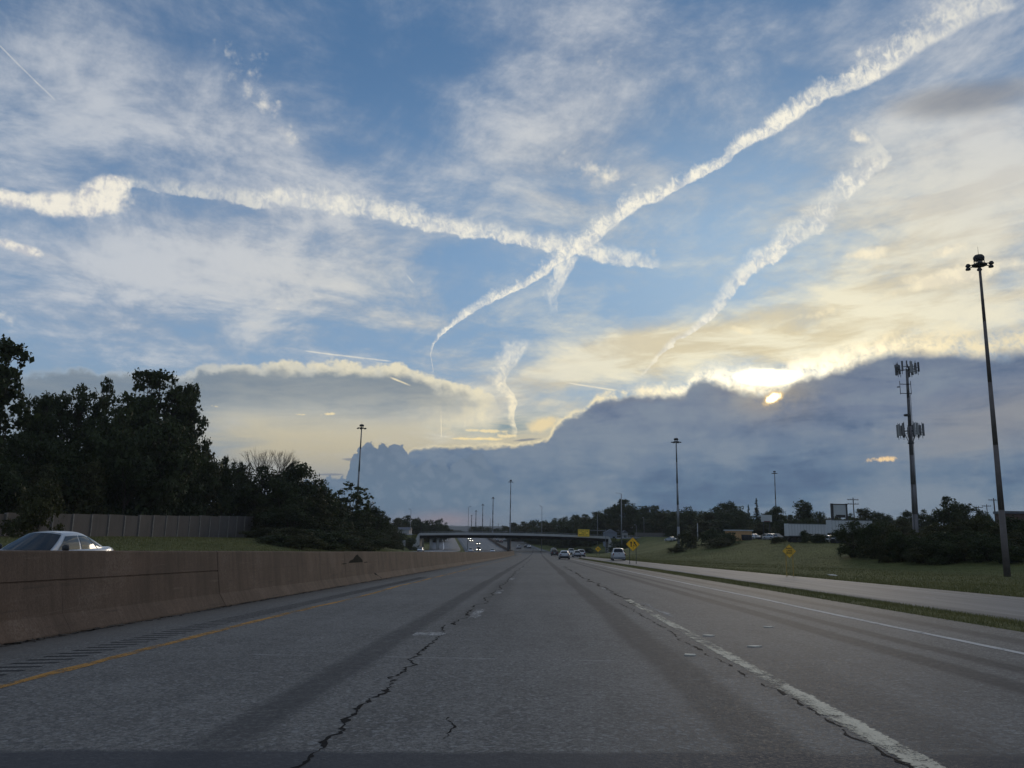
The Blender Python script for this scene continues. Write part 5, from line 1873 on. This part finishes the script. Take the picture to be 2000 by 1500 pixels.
# ------------------------------------------------------------------ trees and shrubs
def leaf_quads(c, size, r, out=None):
    n = len(c)
    a = r.normal(size=(n, 3))
    if out is not None: a = a * 0.75 + out * 0.8
    a /= np.linalg.norm(a, axis=1, keepdims=True)
    b = np.cross(a, r.normal(size=(n, 3)))
    b /= np.linalg.norm(b, axis=1, keepdims=True)
    d = np.cross(a, b)
    s = (size * r.lognormal(0, 0.3, n))[:, None]
    b, d = b * s * 0.5, d * s * 0.32
    bend = a * s * 0.10
    v = np.stack([c - b, c - d * r.uniform(0.7, 1.3, (n, 1)) + bend, c + b, c + d * r.uniform(0.7, 1.3, (n, 1)) + bend], 1).reshape(-1, 3)
    f = np.arange(4 * n).reshape(-1, 4)
    return v, f


def make_crown(seed, H, W, n_lobes, n_leaf, leaf, z0=0.28, spread=0.78, lob=(0.16, 0.27), sub=16, airy=1.0, shape='round'):
    r = np.random.default_rng(seed)
    lobes = []
    tries = 0
    while len(lobes) < n_lobes and tries < 4000:
        tries += 1
        t = r.uniform(0, 1)
        if shape == 'round': rad = math.sin(math.pi * (0.16 + 0.80 * t)) ** 0.8
        elif shape == 'tall': rad = math.sin(math.pi * (0.12 + 0.86 * t)) ** 0.9 * 0.9
        elif shape == 'dome': rad = math.sqrt(max(0.02, 1 - t ** 2.2))
        else: rad = 1 - 0.85 * t
        an = r.uniform(0, 2 * math.pi)
        q = r.uniform(0.15, 1) ** 0.6 * spread
        R_ = W * r.uniform(*lob) * (0.75 + 0.4 * rad)
        p = np.array([math.cos(an) * q * rad * W / 2, math.sin(an) * q * rad * W / 2, H * (z0 + (0.97 - z0) * t) - R_ * 0.55 * (t > .6)])
        if all(np.linalg.norm(p - l[0]) > 0.55 * min(R_, l[1]) for l in lobes): lobes.append((p, R_))
    V, Fq, base = [], [], 0
    wts = np.array([l[1] ** 2 for l in lobes]); wts /= wts.sum()
    for (p, R_), w in zip(lobes, wts):
        n = max(20, int(n_leaf * w))
        dirs = r.normal(size=(sub, 3)); dirs[:, 2] = dirs[:, 2] * 0.8 + 0.25
        dirs /= np.linalg.norm(dirs, axis=1, keepdims=True)
        cen = p + dirs * (R_ * r.uniform(0.55, 1.0, (sub, 1))) * np.array([1, 1, 0.85])
        k = r.integers(0, sub, n)
        c = cen[k] + r.normal(size=(n, 3)) * R_ * 0.20 * airy * np.array([1, 1, 0.75])
        out = (c - p) / R_
        v, f = leaf_quads(c, leaf, r, out)
        V.append(v); Fq.append(f + base); base += len(v)
    return np.concatenate(V), np.concatenate(Fq), lobes


def make_trunk(seed, H, lobes, r0, z0=0.28):
    r = random.Random(seed)
    m = MB()
    pts = [Vector((0, 0, -0.4))]
    for i in range(1, 6):
        pts.append(Vector((r.uniform(-1, 1) * 0.012 * H * i / 3, r.uniform(-1, 1) * 0.012 * H * i / 3, H * 0.62 * i / 5)))
    for i in range(5):
        m.tube(pts[i], pts[i + 1], r0 * (1 - 0.15 * i) * (1.25 if i == 0 else 1), r0 * (1 - 0.15 * (i + 1)), 7, cap=(i in (0, 4)))
    for p, R_ in lobes:
        p = Vector(p)
        i = min(4, max(1, int((p.z / H - 0.25) / 0.62 * 5)))
        a = pts[i]
        if p.z < a.z + 0.2: a = pts[max(1, i - 1)]
        mid = a.lerp(p, 0.5) + Vector((r.uniform(-.1, .1), r.uniform(-.1, .1), -0.06)) * R_ * 2
        m.tube(a, mid, r0 * 0.34, r0 * 0.22, 5, cap=False)
        m.tube(mid, p, r0 * 0.22, r0 * 0.06, 5, cap=False)
        for _ in range(3):
            q = p + Vector((r.uniform(-1, 1), r.uniform(-1, 1), r.uniform(-.3, 1))) * R_ * 0.8
            m.tube(mid.lerp(p, .7), q, r0 * 0.09, r0 * 0.03, 4, cap=False)
    return m


SPEC = dict(
    oak=[dict(H=20, W=15, n_lobes=46, n_leaf=17000, leaf=0.44, shape='dome', lob=(0.10, 0.165), z0=0.25, sub=12, airy=0.9, spread=0.92) for _ in range(3)],
    tree=[dict(H=12, W=9, n_lobes=24, n_leaf=9000, leaf=0.36, shape='round', lob=(0.14, 0.22), z0=0.14, sub=14) for _ in range(4)],
    thick=[dict(H=10, W=8, n_lobes=18, n_leaf=8000, leaf=0.34, shape='dome', lob=(0.16, 0.26), z0=0.04, sub=16) for _ in range(3)],
    tallt=[dict(H=18, W=8, n_lobes=22, n_leaf=9000, leaf=0.42, shape='tall', lob=(0.17, 0.26), z0=0.12, sub=13, airy=0.85) for _ in range(2)],
    airy=[dict(H=10, W=6, n_lobes=14, n_leaf=1700, leaf=0.36, shape='tall', lob=(0.13, 0.2), z0=0.25, sub=6, airy=0.9)],
    shrub=[dict(H=4, W=5, n_lobes=14, n_leaf=5200, leaf=0.21, shape='dome', lob=(0.15, 0.24), z0=0.02, sub=16) for _ in range(4)],
)
LIB = {}
for kind, specs in SPEC.items():
    LIB[kind] = []
    for i, sp in enumerate(specs):
        seed = sum(map(ord, kind)) * 7 + i * 13
        v, f, lobes = make_crown(seed, **sp)
        lm = M['leaf_olive'] if (kind == 'shrub' and i % 2) or (kind == 'thick' and i == 2) else M['leaf']
        cm = np_mesh('crown', v, f, lm)
        tm = make_trunk(seed, sp['H'], lobes, sp['H'] * (0.022 if kind in ('oak', 'tree', 'tallt') else 0.015)).mesh('trunk', M['bark'], True)
        ext = np.percentile(np.hypot(v[:, 0], v[:, 1]), 97) * 2
        LIB[kind].append((cm, tm, float(np.percentile(v[:, 2], 99.7)), float(ext)))


def conifer_mesh(seed, H, W):
    r = np.random.default_rng(seed)
    V, Fq, base = [], [], 0
    z = 0.06 * H
    while z < H * 0.99:
        rad = W / 2 * (1 - z / H) ** 0.9 * r.uniform(0.8, 1.1) + 0.05
        nb = max(5, int(rad * 7))
        for b in range(nb):
            an = r.uniform(0, 2 * math.pi)
            L = rad * r.uniform(0.65, 1.1)
            k = max(4, int(L * 9))
            t = r.uniform(0.1, 1, k)
            c = np.stack([np.cos(an) * L * t, np.sin(an) * L * t, z - 0.35 * L * t ** 1.4 + r.normal(0, 0.05, k)], 1)
            c[:, :2] += r.normal(0, 0.07 * L, (k, 2))
            v, f = leaf_quads(c, 0.42, r)
            V.append(v); Fq.append(f + base); base += len(v)
        z += 0.036 * H
    return np.concatenate(V), np.concatenate(Fq)


v, f = conifer_mesh(3, 12, 5)
m = MB(); m.tube((0, 0, -0.3), (0, 0, 11.6), 0.2, 0.03, 7)
LIB['spruce'] = [(np_mesh('crown', v, f, M['needle']), m.mesh('trunk', M['bark'], True), 12.0, 5.0)]

NAMES = dict(oak='oak_tree', tree='leafy_tree', thick='dense_tree', tallt='tall_tree', airy='slender_tree', shrub='shrub', spruce='spruce_tree')
_pr = random.Random(99)
_cnt = {}


MARKS = {
    'skyline': [(885, 'the pink horizon gap'), (923, 'the small glowing sign'), (942, 'the third median mast'), (963, 'the second tallest median mast'), (997, 'the tallest median mast'),
                (1058, 'the thin overpass lamp post'), (1082, 'the black suv'), (1102, 'the silver sedan'), (1140, 'the yellow overhead board'), (1167, 'the pale overpass lamp post'), (1192, 'the gabled house'), (1214, 'the tall grey pole'),
                (1236, 'the orange merge sign'), (1267, 'the low grey fence'), (1285, 'the low grey fence end'), (1311, 'the silver car on the rise'), (1323, 'the grass-slope mast'), (1363, 'the cut-off post'), (1390, 'the dark slope bush'), (1424, 'the broad round tree'),
                (1455, 'the tan shop'), (1480, 'the taller conifer'), (1497, 'the smaller billboard'), (1516, 'the thin distant mast'), (1541, 'the RIGHT LANE ENDS sign'), (1570, 'the first white trailer'), (1612, 'the gap between the trailers'), (1638, 'the large billboard'),
                (1670, 'the crossarm utility pole'), (1697, 'the back end of the second trailer'), (1720, 'the dark bush on the slope'), (1780, 'the cell tower'), (1810, 'the foot of the cell tower'), (1858, 'the bushy treetop right of the tower'), (1914, 'the shortest utility pole'), (1945, 'the tallest utility pole'), (1968, 'the nearest mast'), (1990, 'the dark brick building')],
    'wood': [(-40, 'the very tall edge tree'), (10, 'the white sedan'), (45, 'the lower dark oak'), (72, 'the big bush by the wall'), (110, 'the rounded oak'), (160, 'the rounder olive tree'), (178, 'the narrow tree top'), (235, 'the white sedan rear'),
             (262, 'the broad tall oak'), (325, 'the right-hand oak'), (385, 'the right edge of the oaks'), (428, 'the slim pointed tree'), (470, 'the right end of the sound wall'), (515, 'the dead tree'), (545, 'the right side of the dead tree'), (575, 'the open leafy tree'), (615, 'the shoulder of the thicket'), (645, 'the dip in the thicket'),
             (682, 'the thin airy tree'), (697, 'the thicket mast'), (714, 'the feathery tree'), (745, 'the low right end of the thicket'), (787, 'the small blank-backed sign'), (801, 'the bridge-end lamp post'), (787, 'the small white house'), (823, 'the left bridge abutment'), (868, 'the right edge of the far clump')],
}
_used = set()


def place_label(stem, px, top, marks, foot):
    """a phrase that singles one plant out by what it stands beside"""
    near = sorted(MARKS[marks], key=lambda q: abs(q[0] - px))[:4]
    for q, nm in near:
        rel = 'directly behind' if abs(px - q) < 6 else ('just left of' if px < q else 'just right of')
        if foot: rel = {'directly behind': 'right below', 'just left of': 'below and left of', 'just right of': 'below and right of'}[rel]
        lab = stem + ' ' + rel + ' ' + nm
        if len(lab.split()) > 16: continue
        if lab not in _used:
            _used.add(lab)
            return lab
    return None


def plant(kind, px, top, dist, wpx, label, group=None, marks=None, foot=False, var=None, base=None, cat=None, sink=0.0):
    if marks: label = place_label(label, px, top, marks, foot) or label
    x = at(px, 1050, dist).x
    zb = gz(x, dist) - sink
    H = at(px, top, dist).z - zb
    Wd = wpx * dist / FPX
    lib = LIB[kind]
    i = _cnt[kind] = _cnt.get(kind, -1) + 1
    cm, tm, h0, w0 = lib[(i if var is None else var) % len(lib)]
    t = empty(NAMES[kind], (x, dist, zb), _pr.uniform(0, 6.28), label, cat or ('shrub' if kind == 'shrub' else 'tree'), group)
    s = (Wd / w0, Wd / w0, H / h0)
    for nm, me in (('crown', cm), ('trunk', tm)):
        o = link(nm, me, t)
        o.scale = s
    return t


G1 = 'dark leafy trees massed behind the sound wall'
L1 = 'dark leafy tree massed with others behind the sound wall'
plant('oak', 275, 728, 128, 225, 'broad tall oak whose open crown tops the wood at left', var=0)
plant('oak', 335, 752, 132, 120, 'oak shouldering the right side of the broad tall oak', var=1)
plant('tallt', -38, 668, 92, 135, 'very tall tree cut off by the left edge of the picture', var=0)
plant('tallt', 172, 742, 132, 60, 'narrow tree top poking up left of the broad oak', var=1)
plant('oak', 110, 757, 120, 165, 'rounded oak between the edge tree and the narrow tree top', var=2)
plant('oak', 48, 772, 110, 130, 'lower dark oak beside the very tall edge tree', var=1)
for px, top, d, w, kd in ((200, 800, 114, 150, 'tree'), (20, 850, 100, 150, 'tree'), (90, 860, 104, 140, 'thick'), (150, 850, 112, 140, 'tree'), (235, 850, 110, 140, 'thick'),
                          (300, 820, 116, 140, 'tree'), (350, 850, 128, 120, 'tree'), (380, 880, 132, 100, 'thick'), (330, 900, 124, 130, 'thick'), (270, 910, 118, 120, 'thick'),
                          (60, 910, 98, 130, 'thick'), (200, 920, 113, 110, 'thick'), (410, 905, 140, 90, 'tree'), (5, 920, 94, 120, 'thick'), (-60, 850, 90, 150, 'tree')):
    plant(kd, px, top, d, w, 'dark leafy tree behind the sound wall', G1, 'wood', top > 880)
plant('thick', 160, 903, 106, 105, 'rounder olive tree rising just behind the wall by the white sedan', var=2)
plant('shrub', 72, 938, 71, 112, 'big bush standing in front of the sound wall above the white sedan', var=1)
G2 = 'thicket trees between the sound wall and the overpass'
L2 = 'dark bushy tree in the thicket right of the sound wall'
plant('tallt', 428, 893, 134, 34, 'slim pointed tree at the left end of the thicket')
plant('tree', 575, 906, 150, 130, 'open leafy tree crowning the middle of the thicket', var=1)
plant('tree', 505, 912, 146, 110, 'tree in front of the bare dead branches', var=2)
plant('airy', 682, 943, 172, 90, 'thin airy tree with see-through top beside the thicket mast')
plant('airy', 712, 962, 178, 50, 'small feathery tree just right of the thicket mast')
for px, top, d, w, kd in ((455, 905, 150, 90, 'tree'), (485, 940, 150, 90, 'thick'), (540, 940, 143, 120, 'thick'), (615, 938, 152, 90, 'tree'), (600, 965, 148, 110, 'thick'),
                          (645, 975, 160, 90, 'thick'), (560, 985, 138, 120, 'thick'), (515, 990, 140, 90, 'thick'), (640, 1010, 150, 110, 'thick'), (690, 1000, 172, 100, 'thick'),
                          (725, 990, 185, 70, 'tree'), (745, 1000, 205, 50, 'tree'), (750, 1020, 215, 60, 'thick'), (715, 1030, 190, 90, 'thick'), (770, 1030, 260, 50, 'thick'), (660, 985, 168, 60, 'tree'),
                          (520, 1030, 130, 110, 'shrub'), (590, 1035, 140, 110, 'shrub'), (670, 1035, 155, 100, 'shrub'), (735, 1040, 195, 70, 'shrub'),
                          (565, 1030, 118, 110, 'shrub'), (620, 1034, 125, 110, 'shrub'), (590, 1044, 112, 90, 'shrub'), (655, 1042, 130, 100, 'shrub'), (690, 1046, 140, 90, 'shrub'), (720, 1050, 152, 80, 'shrub'), (750, 1048, 180, 70, 'shrub'), (540, 1045, 112, 80, 'shrub')):
    plant(kd, px, top, d, w, 'low thicket shrub' if kd == 'shrub' else 'thicket tree', G2, 'wood', top > 975)

# dead bare tree
def bare_tree():
    r = random.Random(12)
    x, d = at(515, 1000, 150).x, 150
    zb = gz(x, d)
    H = at(515, 878, d).z - zb
    t = empty('bare_tree', (x, d, zb), 0, 'leafless dead tree with fan of thin branches above the thicket', 'tree')
    m, tw = MB(), MB()
    m.tube((0, 0, -0.3), (0, 0, H * 0.45), 0.22, 0.15, 7)

    def grow(p, dr, L, rad, n):
        q = p + dr * L
        (m if n > 3 else tw).tube(p, q, rad, rad * 0.72, 5 if n > 2 else 4, cap=False)
        if n == 0: return
        for _ in range(2 if n < 3 else 3):
            dd = (dr + Vector((r.uniform(-1, 1), r.uniform(-.6, .6), r.uniform(-.1, .75))) * 0.55).normalized()
            grow(q, dd, L * r.uniform(0.68, 0.88), rad * 0.66, n - 1)
    for k in range(5):
        grow(Vector((0, 0, H * (0.36 + 0.02 * k))), Vector((-0.75 + 0.38 * k, r.uniform(-.3, .3), 1)).normalized(), H * 0.17, 0.11, 5)
    m.build('trunk', M['bark'], t)
    tw.build('twigs', M['bark'], t)


bare_tree()
G3 = 'far trees above the left end of the overpass'
L3 = 'small dark tree in the far clump above the left end of the overpass'
for px, top, d, w in ((775, 1012, 400, 40), (792, 1007, 420, 44), (812, 1012, 430, 36), (835, 1016, 440, 40), (857, 1014, 445, 36), (868, 1021, 450, 26), (750, 1015, 395, 40), (822, 1020, 425, 36), (848, 1024, 435, 40)):
    plant('thick' if px % 2 else 'tree', px, top, d, w, 'small far tree', G3, 'wood', top > 1019)
G4 = 'distant trees forming the skyline right of the median masts'
L4 = 'distant dark tree in the skyline row right of the median masts'
for px, top, d, w in ((925, 1029, 620, 26), (938, 1028, 600, 30), (952, 1030, 620, 26), (972, 1032, 600, 26), (985, 1027, 560, 30), (1003, 1021, 520, 34), (1022, 1019, 500, 38), (1042, 1016, 480, 40), (1062, 1017, 460, 38),
                      (1082, 1013, 450, 44), (1102, 1010, 440, 42), (1124, 1006, 430, 46), (1146, 1005, 420, 44), (1168, 1000, 410, 48), (1190, 993, 400, 50),
                      (1238, 984, 385, 56), (1262, 989, 375, 50), (1284, 988, 370, 48), (1306, 998, 360, 46),
                      (895, 1036, 640, 30), (880, 1034, 600, 24), (1352, 997, 330, 50), (1378, 999, 320, 50), (1402, 990, 315, 54), (1445, 990, 300, 50),
                      (1500, 1003, 290, 44), (1544, 1006, 270, 44), (1690, 994, 245, 54), (1716, 1000, 240, 46), (1738, 1006, 240, 40), (1662, 1004, 245, 44), (1602, 1000, 260, 34), (1640, 1004, 250, 40),
                      (1776, 998, 235, 44), (1805, 997, 230, 50), (1890, 985, 180, 70), (1920, 998, 180, 60), (1985, 1006, 150, 70)):
    plant(('tree', 'thick', 'tree')[int(px) % 3], px, top, d, w, 'dark skyline tree', G4, 'skyline')
plant('oak', 1217, 976, 390, 66, 'tallest broad tree in the skyline, behind the tall grey pole', var=0)
plant('tree', 1340, 991, 335, 62, 'broad skyline tree just right of the grass-slope mast', var=0)
plant('tree', 1424, 981, 310, 64, 'broad skyline tree left of the two conifers', var=3)
plant('spruce', 1480, 971, 290, 30, 'taller pointed conifer above the smaller billboard')
plant('spruce', 1464, 984, 295, 24, 'shorter pointed conifer left of the taller one')
plant('thick', 1570, 979, 265, 60, 'triangular-crowned tree behind the first white trailer', var=0)
plant('tree', 1520, 990, 275, 52, 'round tree behind the thin distant mast', var=1)
plant('tree', 1858, 971, 175, 66, 'bushy tree topping the thicket between tower and near mast', var=2)
G5 = 'low growth filling the foot of the right skyline'
L5 = 'low dark bushy tree filling the foot of the right skyline'
for px, top, d, w in ((1068, 1022, 430, 60), (1095, 1018, 415, 60), (1120, 1014, 405, 60), (1148, 1012, 400, 60), (1172, 1008, 395, 60), (1262, 1002, 365, 70), (1298, 1002, 350, 70), (1318, 1000, 340, 60), (1350, 1003, 315, 70), (1385, 1002, 300, 70), (1415, 1000, 290, 70), (1455, 1003, 280, 60), (1030, 1026, 470, 60), (1100, 1026, 400, 60), (1150, 1022, 390, 60), (1215, 1015, 380, 70), (1275, 1018, 355, 70), (1330, 1018, 300, 70), (1375, 1018, 280, 70), (1410, 1015, 270, 70), (1445, 1012, 262, 60), (1490, 1022, 250, 60),
                      (1535, 1016, 240, 60), (1580, 1012, 235, 60), (1625, 1012, 228, 60), (1670, 1012, 220, 70), (1720, 1014, 210, 70), (1765, 1014, 200, 60), (1045, 1030, 440, 60), (1005, 1034, 470, 50), (965, 1037, 520, 40)):
    plant('thick', px, top, d, w, 'low foot tree', G5, 'skyline', True)
# shrubs on the right slope
plant('shrub', 1342, 1034, 190, 44, 'dark bush at the foot of the grass-slope mast')
plant('shrub', 1322, 1066, 180, 40, 'low spreading shrub below the grass-slope mast', var=1)
plant('shrub', 1388, 1034, 185, 60, 'large dark bush on the slope left of the tan shop', var=0)
plant('shrub', 1420, 1040, 178, 50, 'bush between the dark bush and the tan shop', var=2)
plant('shrub', 1408, 1050, 172, 70, 'low bush spilling down the slope left of the tan shop', var=1)
plant('shrub', 1518, 1048, 160, 34, 'small bush left of the first white trailer', var=3)
plant('shrub', 1572, 1036, 158, 24, 'small upright bush against the first white trailer', var=0)
plant('shrub', 1598, 1043, 150, 60, 'low bushes under the first white trailer', var=2)
plant('thick', 1666, 1018, 108, 74, 'big rounded bush covering part of the second white trailer', var=1)
plant('thick', 1706, 1022, 104, 74, 'big dark bush right of the rounded one on the slope', var=0)
G6 = 'tangled shrubs covering the slope below the cell tower'
L6 = 'shrub in the tangled thicket covering the slope below the cell tower'
for px, top, d, w in ((1740, 1026, 102, 70), (1760, 1040, 96, 70), (1790, 1036, 98, 80), (1815, 1046, 92, 70), (1830, 1022, 104, 80), (1850, 1040, 94, 80), (1870, 1016, 104, 80), (1890, 1036, 94, 80), (1915, 1010, 102, 90),
                      (1925, 1042, 88, 80), (1945, 1024, 96, 80), (1975, 1010, 98, 90), (1990, 1036, 88, 90), (2030, 1012, 96, 100), (1715, 1046, 98, 50), (1960, 1056, 84, 70), (1880, 1056, 90, 70), (2030, 1050, 84, 90), (1800, 1060, 92, 70), (1850, 1060, 89, 70), (1748, 1054, 97, 60)):
    plant('shrub', px, top, d, w, ('upper' if top < 1030 else 'middle' if top < 1048 else 'lowest') + ' slope shrub', G6, 'skyline', top > 1036)
G7 = 'dark shrubs on the bank by the right bridge abutment'
for px, top, d, w in ((1212, 1054, 335, 40), (1232, 1052, 332, 44), (1206, 1064, 322, 40), (1130, 1074, 330, 30), (1146, 1070, 338, 34)):
    plant('shrub', px, top, d, w, 'right abutment shrub', G7, 'skyline', top > 1060)
for px, top, d, w in ((770, 1046, 310, 50), (800, 1050, 320, 40), (750, 1044, 290, 50)):
    plant('shrub', px, top, d, w, 'left bank shrub', 'dark shrubs on the bank left of the overpass', 'wood', True)


# ------------------------------------------------------------------ grass
def blades(name, xs, ys, zs, hmin, hmax, w, seed, mat):
    r = np.random.default_rng(seed)
    n = len(xs)
    h = r.uniform(hmin, hmax, n)
    an = r.uniform(0, 2 * np.pi, n)
    ww = w * r.uniform(0.6, 1.4, n)
    lx, ly = r.normal(0, 0.35, n) * h, r.normal(0, 0.35, n) * h
    p = np.stack([xs, ys, zs], 1)
    dx = np.stack([np.cos(an) * ww, np.sin(an) * ww, np.zeros(n)], 1)
    tip = p + np.stack([lx, ly, h], 1)
    v = np.stack([p - dx - [0, 0, .02], p + dx - [0, 0, .02], tip], 1).reshape(-1, 3)
    o = link(name, np_mesh(name, v, np.arange(3 * n).reshape(-1, 3), mat))
    return tag(o, kind='stuff')


r = np.random.default_rng(77)
n = 90000
y = 4 + 146 * r.random(n) ** 1.9
a = f_a(y)
k = np.clip(r.beta(1.0, 1.0, n), 0, 1)
x = 7.55 + (a - 7.45) * k + r.normal(0, 0.06, n)
keep = (a - 7.6 > 0.25)
x, y, a = x[keep], y[keep], a[keep]
ze, zi = z_main(7.6, y), z_main(a, y) - f_drop(y)
kk = np.clip((x - 7.62) / (a - 7.62), 0, 1)
z = ze + (zi - ze) * kk + np.interp(kk, [0, .2, .5, .8, 1], [-.03, .07, .10, .06, -.02])
clump = np.sin(x * 3.1 + np.sin(y * 1.7) * 2) * np.sin(y * 0.9 + x) > -0.75
blades('grass', x[clump], y[clump], z[clump], 0.03, 0.11, 0.008, 1, M['grass'])
n = 170000
y = 10 + 200 * r.random(n) ** 1.5
b = f_b(y)
x = b + 0.02 + (46 + 10 * r.random(n)) * r.random(n) ** 1.5
z = ground_z(x, y)
blades('grass', x, y, z, 0.05, 0.16, 0.022, 2, M['grass'])
n = 60000
y = 40 + 130 * r.random(n)
x = -24 - 27 * r.random(n)
z = ground_z(x, y)
blades('grass', x, y, z, 0.08, 0.22, 0.03, 3, M['grass'])

# ------------------------------------------------------------------ evening air
hz = bpy.data.materials.new('evening_air')
hz.use_nodes = True
nt = hz.node_tree
nt.nodes.clear()
pv = nt.nodes.new('ShaderNodeVolumePrincipled')
pv.inputs['Color'].default_value = (0.80, 0.86, 0.92, 1)
pv.inputs['Density'].default_value = 0.00012
pv.inputs['Anisotropy'].default_value = 0.2
mo = nt.nodes.new('ShaderNodeOutputMaterial')
nt.links.new(pv.outputs[0], mo.inputs['Volume'])
m = MB()
m.box((0, 0, 0), (18400, 28400, 120))
o = m.build('haze', hz, None, loc=(0, 0, 14))
o['kind'] = 'stuff'
